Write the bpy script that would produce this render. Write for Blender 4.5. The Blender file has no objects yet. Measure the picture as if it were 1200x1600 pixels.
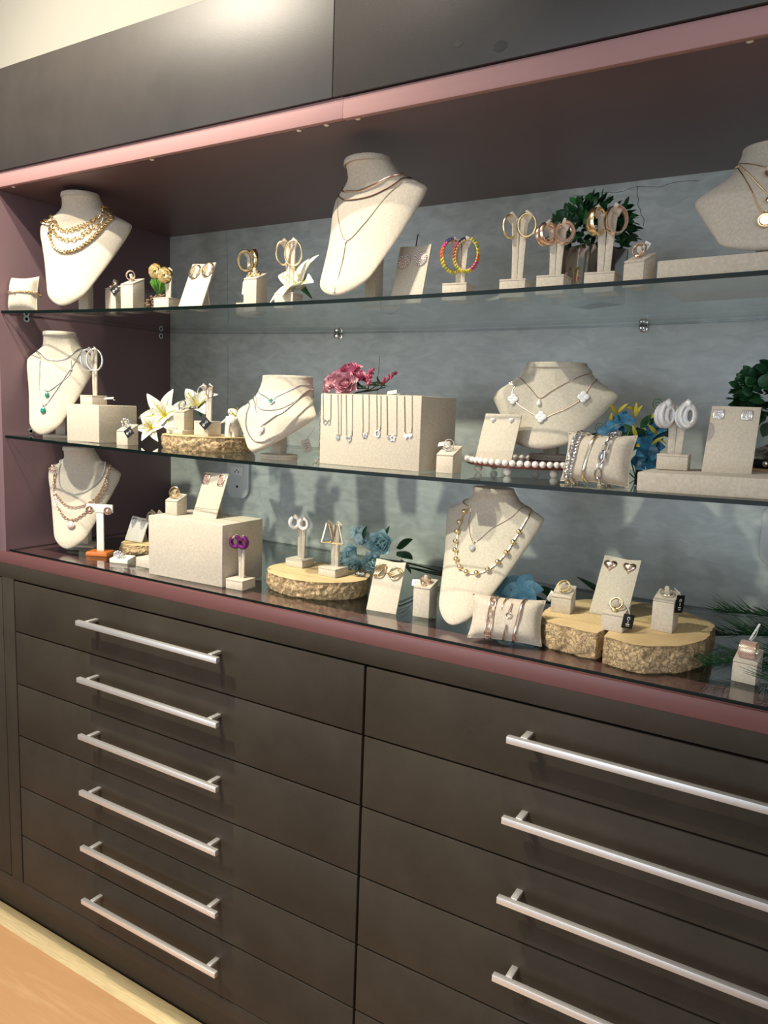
import bpy, bmesh, math, random
from mathutils import Vector, Matrix, Quaternion
from mathutils.bvhtree import BVHTree
from mathutils import noise as mnoise

random.seed(7)
PI = math.pi
COL = bpy.context.scene.collection
V = Vector

# ---------------------------------------------------------------- camera solved from the photograph
CAM = V((1.3663, -1.0041, 1.3002))
FPX = 1178.9
_yaw, _pitch, _roll = 0.5406, -0.1359, 0.0356
_cy, _sy, _cp, _sp = math.cos(_yaw), math.sin(_yaw), math.cos(_pitch), math.sin(_pitch)
FWD = V((-_sy*_cp, _cy*_cp, _sp))
_r = V((_cy, _sy, 0)); _u = _r.cross(FWD)
RGT = math.cos(_roll)*_r + math.sin(_roll)*_u
UPV = -math.sin(_roll)*_r + math.cos(_roll)*_u
def sight(px, py):
    return (FWD + RGT*((px-600)/FPX) - UPV*((py-800)/FPX)).normalized()

# ---------------------------------------------------------------- place dimensions (metres)
XL, XR = -0.235, 1.72          # niche side walls
DEP = 0.495                    # niche depth
ZC = 0.9525                    # glass top of the counter
ZT = 1.737                     # niche ceiling
ZF = -0.02                     # floor
def S1(x, y=.1): return 0.018236*x*x - 0.023163*x + 1.47699 + .0133*(y-.006)
def S2(x, y=.1): return 0.014189*x*x - 0.018881*x + 1.20683
def polyfix(): pass

# ---------------------------------------------------------------- mesh building
class MB:
    def __init__(s): s.v = []; s.f = []
    def add(s, vs, fs):
        o = len(s.v); s.v += [tuple(v) for v in vs]; s.f += [tuple(i+o for i in f) for f in fs]; return s
    def box(s, c, d, M=None):
        x, y, z = d[0]/2, d[1]/2, d[2]/2
        vs = [V((a*x, b*y, e*z)) for a in (-1, 1) for b in (-1, 1) for e in (-1, 1)]
        if M is not None: vs = [M @ v for v in vs]
        vs = [v + V(c) for v in vs]
        return s.add(vs, [(0, 1, 3, 2), (4, 6, 7, 5), (0, 4, 5, 1), (2, 3, 7, 6), (0, 2, 6, 4), (1, 5, 7, 3)])
    def prism(s, poly, a, b, f):
        """poly: 2-D outline, f(p, t) -> 3-D point for t in (a, b)"""
        n = len(poly)
        vs = [f(p, a) for p in poly] + [f(p, b) for p in poly]
        fs = [tuple(range(n-1, -1, -1)), tuple(range(n, 2*n))]
        fs += [(i, (i+1) % n, n+(i+1) % n, n+i) for i in range(n)]
        return s.add(vs, fs)
    def loft(s, rings, cap0=True, cap1=True, close=True):
        n = len(rings[0]); vs = [p for r in rings for p in r]; fs = []
        for i in range(len(rings)-1):
            for j in range(n if close else n-1):
                k = (j+1) % n
                fs.append((i*n+j, i*n+k, (i+1)*n+k, (i+1)*n+j))
        if cap0: fs.append(tuple(range(n-1, -1, -1)))
        if cap1: fs.append(tuple((len(rings)-1)*n+j for j in range(n)))
        return s.add(vs, fs)
    def tube(s, pts, r, n=8, closed=False, flat=1.0, up=None):
        pts = [V(p) for p in pts]; m = len(pts); rings = []; prev = None
        for i in range(m):
            if closed: t = pts[(i+1) % m]-pts[i-1]
            else: t = pts[min(i+1, m-1)]-pts[max(i-1, 0)]
            if t.length < 1e-9: t = V((0, 0, 1))
            t.normalize()
            if up is not None: a = V(up) - t*t.dot(V(up))
            elif prev is None:
                a = V((0, 0, 1)) if abs(t.z) < .9 else V((1, 0, 0)); a = a - t*t.dot(a)
            else: a = prev - t*t.dot(prev)
            if a.length < 1e-6: a = t.orthogonal()
            a.normalize(); prev = a; b = t.cross(a)
            rr = r[i] if isinstance(r, (list, tuple)) else r
            rings.append([pts[i] + a*(rr*math.cos(2*PI*k/n)) + b*(rr*flat*math.sin(2*PI*k/n)) for k in range(n)])
        if closed: rings.append(rings[0]); return s.loft(rings, False, False)
        return s.loft(rings)
    def lathe(s, prof, n=24, M=None, cap=True):
        rings = []
        for r, z in prof:
            ring = [V((r*math.cos(2*PI*k/n), r*math.sin(2*PI*k/n), z)) for k in range(n)]
            if M is not None: ring = [M @ v for v in ring]
            rings.append(ring)
        return s.loft(rings, cap, cap)
    def ball(s, c, r, n=10, m=7, sc=(1, 1, 1), M=None):
        c = V(c); rings = []
        for i in range(m+1):
            a = -PI/2 + PI*i/m
            rr = max(math.cos(a), .02)
            ring = [V((r*sc[0]*rr*math.cos(2*PI*k/n), r*sc[1]*rr*math.sin(2*PI*k/n), r*sc[2]*math.sin(a))) for k in range(n)]
            if M is not None: ring = [M @ v for v in ring]
            rings.append([v+c for v in ring])
        return s.loft(rings)
    def torus(s, c, R, r, M=None, n=28, m=8, sx=1.0, sz=1.0, a0=0, a1=2*PI, rx=None):
        """ring in the local XZ plane (axis Y); rx = tube half-width along the axis"""
        full = abs(a1-a0-2*PI) < 1e-6; rx = rx or r; rings = []
        k = n if full else n+1
        for i in range(k):
            a = a0 + (a1-a0)*i/n
            d = V((math.cos(a)*sx, 0, math.sin(a)*sz)); nd = V((math.cos(a), 0, math.sin(a)))
            ring = [d*R + nd*(r*math.cos(2*PI*j/m)) + V((0, rx*math.sin(2*PI*j/m), 0)) for j in range(m)]
            if M is not None: ring = [M @ v for v in ring]
            rings.append([v+V(c) for v in ring])
        if full: rings.append(rings[0]); return s.loft(rings, False, False)
        return s.loft(rings)
    def grid(s, nu, nv, f):
        vs = [f(i/nu, j/nv) for i in range(nu+1) for j in range(nv+1)]
        fs = [(i*(nv+1)+j, (i+1)*(nv+1)+j, (i+1)*(nv+1)+j+1, i*(nv+1)+j+1) for i in range(nu) for j in range(nv)]
        return s.add(vs, fs)
    def xf(s, M): s.v = [tuple(M @ V(v)) for v in s.v]; return s
    def join(s, o, M=None):
        return s.add([M @ V(v) for v in o.v] if M is not None else o.v, o.f)
    def mesh(s, name, bev=0, seg=2, ang=38):
        bm = bmesh.new()
        vs = [bm.verts.new(v) for v in s.v]
        for f in s.f:
            if len(set(f)) < 3: continue
            try: bm.faces.new([vs[i] for i in f])
            except ValueError: pass
        bmesh.ops.recalc_face_normals(bm, faces=bm.faces)
        if bev:
            es = [e for e in bm.edges if len(e.link_faces) == 2 and e.calc_face_angle(0) > .5]
            bmesh.ops.bevel(bm, geom=es, offset=bev, offset_type='OFFSET', segments=seg, profile=.5, affect='EDGES', clamp_overlap=True)
        me = bpy.data.meshes.new(name); bm.to_mesh(me); bm.free()
        for p in me.polygons: p.use_smooth = True
        me.set_sharp_from_angle(angle=math.radians(ang))
        return me

def obj(name, mb, mat, parent=None, loc=None, rot=None, bev=0, seg=2, ang=38, M=None):
    me = mb.mesh(name, bev, seg, ang) if isinstance(mb, MB) else mb
    if isinstance(mb, MB) and mat: me.materials.append(mat)
    o = bpy.data.objects.new(name, me); COL.objects.link(o)
    if parent: o.parent = parent
    if M is not None: o.matrix_basis = M
    else:
        if loc is not None: o.location = loc
        if rot is not None: o.rotation_euler = rot
    return o
def tag(o, label, cat, group=None, kind=None):
    o['label'] = label; o['category'] = cat
    if group: o['group'] = group
    if kind: o['kind'] = kind
    return o
def thing(name, label, cat, M=None, loc=(0, 0, 0), rz=0, group=None):
    o = bpy.data.objects.new(name, None); COL.objects.link(o); o.empty_display_size = .02
    o.matrix_basis = M if M is not None else Matrix.Translation(loc) @ Matrix.Rotation(rz, 4, 'Z')
    return tag(o, label, cat, group)
def structure(name, mb, mat, **k):
    o = obj(name, mb, mat, **k); o['kind'] = 'structure'; return o
def TM(loc, rz=0, rx=0, ry=0):
    return Matrix.Translation(loc) @ Matrix.Rotation(rz, 4, 'Z') @ Matrix.Rotation(ry, 4, 'Y') @ Matrix.Rotation(rx, 4, 'X')
def frame(loc, normal, up=(0, 0, 1)):
    """matrix whose local -Y points along normal, local Z as close to up as possible"""
    y = -V(normal).normalized(); z = V(up) - y*y.dot(V(up)); z.normalize(); x = y.cross(z)
    return Matrix(((x.x, y.x, z.x, loc[0]), (x.y, y.y, z.y, loc[1]), (x.z, y.z, z.z, loc[2]), (0, 0, 0, 1)))
def smooth_path(pts, k=6, closed=False):
    P = [V(p) for p in pts]; n = len(P); out = []
    for i in range(n if closed else n-1):
        if closed: a, b, c, d = P[i-1], P[i], P[(i+1) % n], P[(i+2) % n]
        else: a, b, c, d = P[max(i-1, 0)], P[i], P[i+1], P[min(i+2, n-1)]
        for j in range(k):
            t = j/k
            out.append(.5*((2*b)+(c-a)*t+(2*a-5*b+4*c-d)*t*t+(3*b-a-3*c+d)*t**3))
    if not closed: out.append(P[-1])
    return out
def resample(pts, step, closed=False):
    P = list(pts)+([pts[0]] if closed else []); out = [P[0].copy()]; acc = 0
    for i in range(len(P)-1):
        a, b = P[i], P[i+1]; L = (b-a).length
        if L < 1e-9: continue
        d = step-acc
        while d <= L: out.append(a.lerp(b, d/L)); d += step
        acc = L-(d-step)
    return out

# ---------------------------------------------------------------- materials
def new_mat(name):
    m = bpy.data.materials.new(name); m.use_nodes = True
    nt = m.node_tree; b = nt.nodes['Principled BSDF']; return m, nt, b
def srgb(h):
    c = [int(h[i:i+2], 16)/255 for i in (1, 3, 5)]
    return tuple(x/12.92 if x <= .04045 else ((x+.055)/1.055)**2.4 for x in c)+(1,)
def mat(name, col, rough=.5, metal=0.0, var=0.0, scale=40, bump=0.0, bscale=None, sheen=0, spec=.5, coat=0, trans=0, ior=1.45, stretch=None, col2=None, detail=4, coat_rough=.1):
    m, nt, b = new_mat(name); N, L = nt.nodes, nt.links
    c = srgb(col) if isinstance(col, str) else col
    b.inputs['Base Color'].default_value = c; b.inputs['Roughness'].default_value = rough
    b.inputs['Metallic'].default_value = metal; b.inputs['Specular IOR Level'].default_value = spec
    b.inputs['Sheen Weight'].default_value = sheen; b.inputs['Coat Weight'].default_value = coat
    b.inputs['Coat Roughness'].default_value = coat_rough
    b.inputs['Transmission Weight'].default_value = trans; b.inputs['IOR'].default_value = ior
    if var or bump or col2:
        tc = N.new('ShaderNodeTexCoord'); mp = N.new('ShaderNodeMapping'); L.new(tc.outputs['Object'], mp.inputs[0])
        if stretch: mp.inputs['Scale'].default_value = stretch
        nz = N.new('ShaderNodeTexNoise'); nz.inputs['Scale'].default_value = scale; nz.inputs['Detail'].default_value = detail
        L.new(mp.outputs[0], nz.inputs['Vector'])
        if var or col2:
            rp = N.new('ShaderNodeMix'); rp.data_type = 'RGBA'
            lo = tuple(x*(1-var) for x in c[:3])+(1,); hi = (srgb(col2) if col2 else tuple(min(1, x*(1+var)) for x in c[:3])+(1,))
            rp.inputs[6].default_value = lo; rp.inputs[7].default_value = hi
            mr = N.new('ShaderNodeMapRange'); mr.inputs[1].default_value = .3; mr.inputs[2].default_value = .7
            L.new(nz.outputs['Fac'], mr.inputs[0]); L.new(mr.outputs[0], rp.inputs[0]); L.new(rp.outputs[2], b.inputs['Base Color'])
        if bump:
            n2 = N.new('ShaderNodeTexNoise'); n2.inputs['Scale'].default_value = bscale or scale; n2.inputs['Detail'].default_value = 5
            L.new(mp.outputs[0], n2.inputs['Vector'])
            bp = N.new('ShaderNodeBump'); bp.inputs['Strength'].default_value = bump; bp.inputs['Distance'].default_value = .001
            L.new(n2.outputs['Fac'], bp.inputs['Height']); L.new(bp.outputs[0], b.inputs['Normal'])
    return m

SUEDE = mat('suede', '#c8bead', .9, var=.10, scale=260, bump=.35, bscale=900, sheen=.25, spec=.15)
SUEDE_W = mat('white_suede', '#e6e0d4', .85, var=.05, scale=200, bump=.2, bscale=800, spec=.2)
GOLD = mat('gold', (.96, .77, .46, 1), .2, 1)
GOLD_S = mat('satin_gold', (.95, .80, .55, 1), .3, 1, var=.08, scale=300)
ROSE = mat('rose_gold', (.93, .70, .56, 1), .2, 1)
SILVER = mat('silver', (.93, .93, .94, 1), .18, 1)
STEEL = mat('brushed_steel', (.90, .90, .90, 1), .42, .8, var=.03, scale=60, stretch=(1, 30, 30))
CHROME = mat('chrome', (.8, .8, .8, 1), .08, 1)
DARKCHAIN = mat('oxidised_chain', (.20, .11, .07, 1), .3, .9)
PAVE = mat('pave_stones', (.93, .93, .95, 1), .12, .55, var=.25, scale=900, bump=.9, bscale=1500)
ROSEPAVE = mat('pink_stones', (.80, .55, .50, 1), .15, .4, var=.3, scale=900, bump=.8, bscale=1400)
CRYSTAL = mat('crystal', (.96, .97, 1, 1), .03, 0, trans=.55, ior=1.9, spec=.8)
EMER = mat('emerald', (.005, .25, .18, 1), .05, 0, spec=.9, coat=1)
MOP = mat('mother_of_pearl', (.88, .87, .86, 1), .2, 0, spec=.7, coat=.6, var=.05, scale=200)
PEARL = mat('pearl', (.86, .83, .79, 1), .18, 0, spec=.7, coat=.5)
BLACKTAG = mat('black_card', '#141414', .45)
WHITE = mat('white_paper', '#eeece6', .6)
PLASTIC = mat('white_plastic', '#e4e4e0', .35)
GREYPL = mat('grey_plastic', '#cfd2cf', .35)
HOLE = mat('socket_hole', '#1a1a1a', .6)
CERAM = mat('glazed_ceramic', '#ece6da', .25, coat=.4)
ACRYL = mat('clear_acrylic', (.90, .95, .97, 1), .05, 0, trans=.8, ior=1.3)
PURPLE = mat('purple_glitter', (.16, .02, .16, 1), .25, .5, var=.6, scale=1500, bump=.8, bscale=1600)
ORANGE = mat('orange_wood', (.50, .14, .02, 1), .3, var=.15, scale=30, stretch=(1, 8, 8), coat=.3)
WHITEPOST = mat('white_post', '#ece8dd', .45)

PALEGOLD = mat('pale_gold', (.97, .87, .66, 1), .2, 1)
# ================================================================ setting
def wall_mat():
    m, nt, b = new_mat('burnished_cement'); N, L = nt.nodes, nt.links
    tc = N.new('ShaderNodeTexCoord')
    n1 = N.new('ShaderNodeTexNoise'); n1.inputs['Scale'].default_value = 4.5; n1.inputs['Detail'].default_value = 7; n1.inputs['Roughness'].default_value = .62; n1.inputs['Distortion'].default_value = .8
    n2 = N.new('ShaderNodeTexNoise'); n2.inputs['Scale'].default_value = 22; n2.inputs['Detail'].default_value = 8; n2.inputs['Distortion'].default_value = .9
    mp = N.new('ShaderNodeMapping'); mp.inputs['Rotation'].default_value = (0, .5, 0); mp.inputs['Scale'].default_value = (1, 1, 2.2)
    L.new(tc.outputs['Object'], n1.inputs['Vector']); L.new(tc.outputs['Object'], mp.inputs[0]); L.new(mp.outputs[0], n2.inputs['Vector'])
    r1 = N.new('ShaderNodeValToRGB'); e = r1.color_ramp.elements
    e[0].position = .32; e[0].color = srgb('#a2a9a5'); e[1].position = .72; e[1].color = srgb('#c8cdc9')
    L.new(n1.outputs['Fac'], r1.inputs[0])
    r2 = N.new('ShaderNodeValToRGB'); e = r2.color_ramp.elements
    e[0].position = .35; e[0].color = srgb('#a8aeaa'); e[1].position = .75; e[1].color = srgb('#dadedb')
    L.new(n2.outputs['Fac'], r2.inputs[0])
    mx = N.new('ShaderNodeMix'); mx.data_type = 'RGBA'; mx.inputs[0].default_value = .5
    L.new(r1.outputs[0], mx.inputs[6]); L.new(r2.outputs[0], mx.inputs[7]); L.new(mx.outputs[2], b.inputs['Base Color'])
    b.inputs['Roughness'].default_value = .30; b.inputs['Specular IOR Level'].default_value = .6
    bp = N.new('ShaderNodeBump'); bp.inputs['Strength'].default_value = .10; bp.inputs['Distance'].default_value = .004
    L.new(n2.outputs['Fac'], bp.inputs['Height']); L.new(bp.outputs[0], b.inputs['Normal'])
    return m
def metal_lacquer(name, c1, c2, rough, sc, spec=.12):
    m, nt, b = new_mat(name); N, L = nt.nodes, nt.links
    tc = N.new('ShaderNodeTexCoord')
    n1 = N.new('ShaderNodeTexNoise'); n1.inputs['Scale'].default_value = 5; n1.inputs['Detail'].default_value = 8; n1.inputs['Roughness'].default_value = .7
    n2 = N.new('ShaderNodeTexNoise'); n2.inputs['Scale'].default_value = sc; n2.inputs['Detail'].default_value = 2
    L.new(tc.outputs['Object'], n1.inputs['Vector']); L.new(tc.outputs['Object'], n2.inputs['Vector'])
    r1 = N.new('ShaderNodeMix'); r1.data_type = 'RGBA'; r1.inputs[6].default_value = srgb(c1); r1.inputs[7].default_value = srgb(c2)
    mr = N.new('ShaderNodeMapRange'); mr.inputs[1].default_value = .35; mr.inputs[2].default_value = .65
    L.new(n1.outputs['Fac'], mr.inputs[0]); L.new(mr.outputs[0], r1.inputs[0]); L.new(r1.outputs[2], b.inputs['Base Color'])
    b.inputs['Roughness'].default_value = rough; b.inputs['Specular IOR Level'].default_value = spec
    bp = N.new('ShaderNodeBump'); bp.inputs['Strength'].default_value = .12; bp.inputs['Distance'].default_value = .0006
    L.new(n2.outputs['Fac'], bp.inputs['Height']); L.new(bp.outputs[0], b.inputs['Normal'])
    return m
def glass_mat():
    m = bpy.data.materials.new('clear_glass'); m.use_nodes = True; nt = m.node_tree; N, L = nt.nodes, nt.links
    N.remove(N['Principled BSDF'])
    t = N.new('ShaderNodeBsdfTransparent'); t.inputs[0].default_value = (.94, .97, .96, 1)
    g = N.new('ShaderNodeBsdfGlossy'); g.inputs['Roughness'].default_value = .015; g.inputs[0].default_value = (.92, .95, .94, 1)
    lw = N.new('ShaderNodeLayerWeight'); lw.inputs[0].default_value = .5
    pw = N.new('ShaderNodeMath'); pw.operation = 'POWER'; pw.inputs[1].default_value = 5; L.new(lw.outputs['Facing'], pw.inputs[0])
    fr = N.new('ShaderNodeMath'); fr.operation = 'MULTIPLY_ADD'; fr.inputs[1].default_value = .96; fr.inputs[2].default_value = .04; L.new(pw.outputs[0], fr.inputs[0])
    mx = N.new('ShaderNodeMixShader'); L.new(fr.outputs[0], mx.inputs[0]); L.new(t.outputs[0], mx.inputs[1]); L.new(g.outputs[0], mx.inputs[2])
    L.new(mx.outputs[0], N['Material Output'].inputs[0]); return m
def floor_mat():
    m, nt, b = new_mat('laminate'); N, L = nt.nodes, nt.links
    tc = N.new('ShaderNodeTexCoord'); mp = N.new('ShaderNodeMapping'); mp.inputs['Scale'].default_value = (1.2, 9, 1); L.new(tc.outputs['Object'], mp.inputs[0])
    n = N.new('ShaderNodeTexNoise'); n.inputs['Scale'].default_value = 2.2; n.inputs['Detail'].default_value = 3; n.inputs['Distortion'].default_value = 1.2; L.new(mp.outputs[0], n.inputs['Vector'])
    mm = N.new('ShaderNodeMath'); mm.operation = 'MULTIPLY'; mm.inputs[1].default_value = 9; L.new(n.outputs['Fac'], mm.inputs[0])
    sn = N.new('ShaderNodeMath'); sn.operation = 'SINE'; L.new(mm.outputs[0], sn.inputs[0])
    n2 = N.new('ShaderNodeTexNoise'); n2.inputs['Scale'].default_value = 12; n2.inputs['Detail'].default_value = 6
    mp2 = N.new('ShaderNodeMapping'); mp2.inputs['Scale'].default_value = (1, 30, 1); L.new(tc.outputs['Object'], mp2.inputs[0]); L.new(mp2.outputs[0], n2.inputs['Vector'])
    ad = N.new('ShaderNodeMath'); ad.operation = 'MULTIPLY_ADD'; ad.inputs[1].default_value = .5; L.new(sn.outputs[0], ad.inputs[0]); L.new(n2.outputs['Fac'], ad.inputs[2])
    rp = N.new('ShaderNodeValToRGB'); e = rp.color_ramp.elements
    e[0].position = 0.0; e[0].color = srgb('#c79a70'); e[1].position = 1.0; e[1].color = srgb('#d3aa80')
    L.new(ad.outputs[0], rp.inputs[0]); L.new(rp.outputs[0], b.inputs['Base Color']); b.inputs['Roughness'].default_value = .38
    return m

WALL = wall_mat(); GLASS = glass_mat()
GEDGE = mat('glass_edge', (.002, .007, .006, 1), .3, spec=.25)
DARK = metal_lacquer('dark_drawer_lacquer', '#353029', '#403a33', .48, 900)
FASC = metal_lacquer('dark_fascia_lacquer', '#332f2c', '#3d3835', .42, 700, .5)
PINK = mat('mauve_lacquer', '#6e4949', .34, var=.03, scale=3, spec=.5)
MAUVE = mat('mauve_panel', '#7d656b', .42, var=.05, scale=2.5, spec=.5)
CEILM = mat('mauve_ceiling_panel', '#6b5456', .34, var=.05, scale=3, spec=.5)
INSET = mat('black_inset', '#121316', .25, spec=.5)
WHITEW = mat('white_wall_paint', '#8f8c83', .8, var=.02, scale=3, bump=.1, bscale=300)
CAPM = mat('cream_cap', '#efe2d2', .5)
BRASS = mat('brass_strip', (.78, .62, .34, 1), .4, .35, var=.12, scale=20, stretch=(1, 18, 18))
INNER = mat('carcass_black', '#0b0a09', .7)

# floor, walls, ceiling of the shop
structure('floor', MB().box((.4, -2.0, ZF-.02), (6.4, 5.2, .04)), floor_mat())
structure('wall_back', MB().box((.74, DEP+.05, 1.34), (2.2, .1, .86)), WALL)
structure('wall_front', MB().box((.4, .06, 2.4835), (6.4, .10, 1.033)), WHITEW)
structure('wall_left', MB().box((-1.53, .06, 1.3665), (2.54, .10, .800)).box((-1.885, .06, .4665), (1.83, .10, .973)), MAUVE)
structure('wall_right', MB().box((2.6725, .06, 1.3665), (1.855, .10, .800)).box((2.82, .06, .4665), (1.56, .10, .973)), MAUVE)
structure('ceiling', MB().box((.4, -2.0, 3.03), (6.4, 5.2, .06)), mat('ceiling_paint', '#dedad0', .9))
structure('trim_1', MB().prism([(0.052, ZF), (0.052, ZF+.012), (.046, ZF+.014), (.026, ZF+.012), (.012, ZF+.004), (.008, ZF)], -1.6, 2.4, lambda p, t: V((t, p[0], p[1]))), BRASS, ang=60)
# plaster marks that belong to the back wall: a joint line, a crack and a ragged edge under the panel
cr = MB()
def streak(pts, w):
    P = smooth_path([V((x, DEP-.0004, z)) for x, z in pts], 4)
    cr.tube([p + V((random.uniform(-.0006, .0006), 0, random.uniform(-.0006, .0006))) for p in P], w, 5, flat=.4)
streak([(.992, 1.7285), (.993, 1.712), (.9955, 1.705), (.995, 1.695), (1.001, 1.684), (1.003, 1.675), (1.008, 1.668), (1.009, 1.655)], .0005)
streak([(.87, 1.724), (.90, 1.721), (.93, 1.7235), (.96, 1.7205), (.99, 1.7265), (1.03, 1.722), (1.06, 1.727), (1.10, 1.7245)], .0004)
wb = bpy.data.objects['wall_back']
obj('crack', cr, mat('crack_dark', '#5a5f60', .9), wb)
jt = MB()
for (xa, za, xb, zb_) in ((-.032, 1.735, -.024, 1.50), (-.024, 1.45, -.022, 1.22), (.41, 1.735, .414, 1.6), (.44, 1.42, .436, 1.3)):
    jt.tube([V((xa+(xb-xa)*k/8+random.uniform(-.001, .001), DEP-.0003, za+(zb_-za)*k/8)) for k in range(9)], .0008, 5, flat=.4)
obj('plaster_joint', jt, mat('joint_pale', '#8b9390', .8), wb)

# ---------------------------------------------------------------- the alcove of mauve panels
al = thing('display_alcove', 'mauve panelled wall alcove with a dark lacquered fascia above and a mauve counter ledge', 'display alcove', loc=(0, 0, 0))
obj('side_panel', MB().box((XL-.0125, .247, 1.342), (.025, .494, .79)), MAUVE, al, bev=.0008)
obj('side_panel', MB().box((XR+.0125, .247, 1.342), (.025, .494, .79)), MAUVE, al, bev=.0008)
tb = obj('top_panel', MB().box((.74, .2523, ZT+.002), (1.954, .4834, .004)), CEILM, al)
obj('front_edge', MB().box((.20, .005, 1.7524), (.93, .01, .0308)).box((1.205, .005, 1.7516), (1.08, .01, .0308)), mat('mauve_edge_band', '#a68180', .6, spec=.25), al, bev=.0008)
for x in (1.2279, .6843, .6253, .5713, .2333, -.1864):
    obj('screw_cap', MB().lathe([(.0001, -.0012), (.0032, -.0009), (.0042, 0)], 14), CAPM, tb, loc=(x, .013, ZT))
for a, b in ((-1.6, .6475), (.6485, 2.1)):
    obj('fascia_panel', MB().box(((a+b)/2, .005, 1.8672), (b-a, .02, .198)), FASC, al, bev=.0008)
SMUDGE = mat('fascia_smudge', '#1d1c1e', .5)
for px_, pz, r in ((.922, 1.786, .010), (.859, 1.802, .007)):
    obj('smudge', MB().add([V((px_+r*(1+.25*math.sin(3*k))*math.cos(k*PI/8), -.0054, pz+.7*r*math.sin(k*PI/8))) for k in range(16)], [tuple(range(16))]), SMUDGE, al)
obj('ledge_edge', MB().box((.25, .003, .9341), (3.7, .006, .0268)), PINK, al, bev=.0006)
lg = obj('counter_panel', MB().box((.74, .2505, .9341), (1.954, .487, .0268)), PINK, al, bev=.0008)
obj('inset_panel', MB().box((.76, .2805, .9476), (1.924, .425, .0006)), INSET, lg)

# ---------------------------------------------------------------- chest of drawers
ROWS = [.8873, .7649, .6402, .5143, .3873, .2632, .14]
cab = thing('drawer_cabinet', 'long dark brown built-in chest with two columns of flat drawers under the alcove', 'drawer cabinet', loc=(0, 0, ZF))
dz = -ZF
fr = MB().box((-.2335, .012, .51365+dz), (.0425, .024, .7472))
fr.box((.54, .012, .904+dz), (3.0, .024, .0334)).box((.54, .012, .1229+dz), (3.0, .024, .0343)).box((1.714, .012, .51365+dz), (.0425, .024, .7472))
obj('frame', fr, DARK, cab, bev=.0008)
obj('carcass', MB().box((.54, .27, .50+dz), (3.0, .46, .80)), INNER, cab)
obj('toe_kick', MB().box((.54, .07, .042+dz), (3.0, .03, .124)), mat('toe_kick_lacquer', '#30261e', .45, var=.05, scale=8), cab)
obj('door', MB().box((-.53, .009, .5137+dz), (.546, .018, .742)), DARK, cab, bev=.0012)
def handle(x0, L, z):
    b = MB().box((x0+L/2, -.031, z), (L, .0095, .0100))
    for p in (.0225, L-.0255): b.box((x0+p, -.0125, z+.003), (.010, .026, .005))
    return b
for ci, (xa, xb) in enumerate(((-.2083, .7363), (.7408, 1.690))):
    for r in range(6):
        zt, zb_ = ROWS[r]-(.0042 if r == 0 else .0016), ROWS[r+1]+.0016
        d = obj('drawer', MB().box(((xa+xb)/2, .009, (zt+zb_)/2+dz), (xb-xa, .018, zt-zb_)), DARK, cab, bev=.0012)
        if r == 0 and ci == 0: pass
        h = obj('handle', handle(.0527 if ci == 0 else 1.0005, .392, ROWS[r]-.0465+dz), STEEL, d, bev=.0004, ang=25)
        h['label'] = 'brushed steel bar handle'

# ---------------------------------------------------------------- glass shelves
def glass_shelf(name, label, S, th, y0=.006, y1=DEP-.002):
    n = 44; xs = [XL+.001 + (XR-XL-.002)*i/n for i in range(n+1)]
    ys = (y0, y1)
    root = thing(name, label, 'glass shelf', loc=(0, 0, 0), group='glass shelves of the alcove')
    b = MB(); vs = []
    for x in xs:
        for y in ys: vs += [V((x, y, S(x, y))), V((x, y, S(x, y)-th))]
    fs = []
    for i in range(n):
        a, c = 4*i, 4*i+4
        fs += [(a, c, c+2, a+2), (a+1, a+3, c+3, c+1), (a+2, c+2, c+3, a+3)]
    b.add(vs, fs); me = b.mesh(name); me.materials.append(GLASS)
    o = bpy.data.objects.new('pane', me); COL.objects.link(o); o.parent = root
    e = MB(); vs = []
    for x in xs: vs += [V((x, y0, S(x, y0))), V((x, y0, S(x, y0)-th))]
    e.add(vs, [(2*i, 2*i+1, 2*i+3, 2*i+2) for i in range(n)])
    g_ = MB(); vs = []
    for x in xs: vs += [V((x, y1+.0004, S(x, y1)-.0012)), V((x, y1+.0004, S(x, y1)-th))]
    g_.add(vs, [(2*i, 2*i+1, 2*i+3, 2*i+2) for i in range(n)])
    g_.add([V((xs[0]-.0004, y0+.002, S(xs[0], y0)-.0015)), V((xs[0]-.0004, y0+.002, S(xs[0], y0)-th)), V((xs[0]-.0004, y1, S(xs[0], y1)-th)), V((xs[0]-.0004, y1, S(xs[0], y1)-.0015))], [(0, 1, 2, 3)])
    obj('rear_edge', g_, GEDGE, root)
    ee = obj('front_edge', e, GEDGE, root); ee['label'] = 'dark green polished edge'
    return root
s1 = glass_shelf('glass_shelf', 'upper clear glass shelf with a dark green edge, holding the large bust', S1, .006)
s2 = glass_shelf('glass_shelf', 'lower clear glass shelf with a dark green edge, above the counter', S2, .006)
ct = glass_shelf('glass_sheet', 'clear glass sheet lying on the mauve counter ledge', lambda x, y: ZC, .0045, y0=.008)
del ct['group']
def pin(name_label, loc, axis):
    Mx = Matrix.Translation(loc) @ (Matrix.Rotation(PI/2, 4, 'X') if axis == 'y' else Matrix.Rotation(-PI/2, 4, 'Y'))
    t = thing('shelf_support', name_label, 'shelf support', M=Mx, group='chrome shelf supports')
    obj('stud', MB().lathe([(.0035, -.001), (.0035, .012), (.0055, .013), (.0062, .016), (.005, .019), (.0015, .0205)], 18), CHROME, t)
    obj('wall_plate', MB().lathe([(.0075, -.001), (.0075, .0015), (.005, .0028)], 18), CHROME, t)
    return t
pin('chrome support under the upper shelf on the cement wall, nearest the corner bust', (.329, DEP-.0005, 1.4655), 'y')
pin('chrome support under the upper shelf on the cement wall, above the wide central bust', (1.0236, DEP-.0005, 1.467), 'y')
pin('chrome support under the upper shelf at the back of the mauve side panel', (XL+.0005, .46, 1.4735), 'x')
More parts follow.
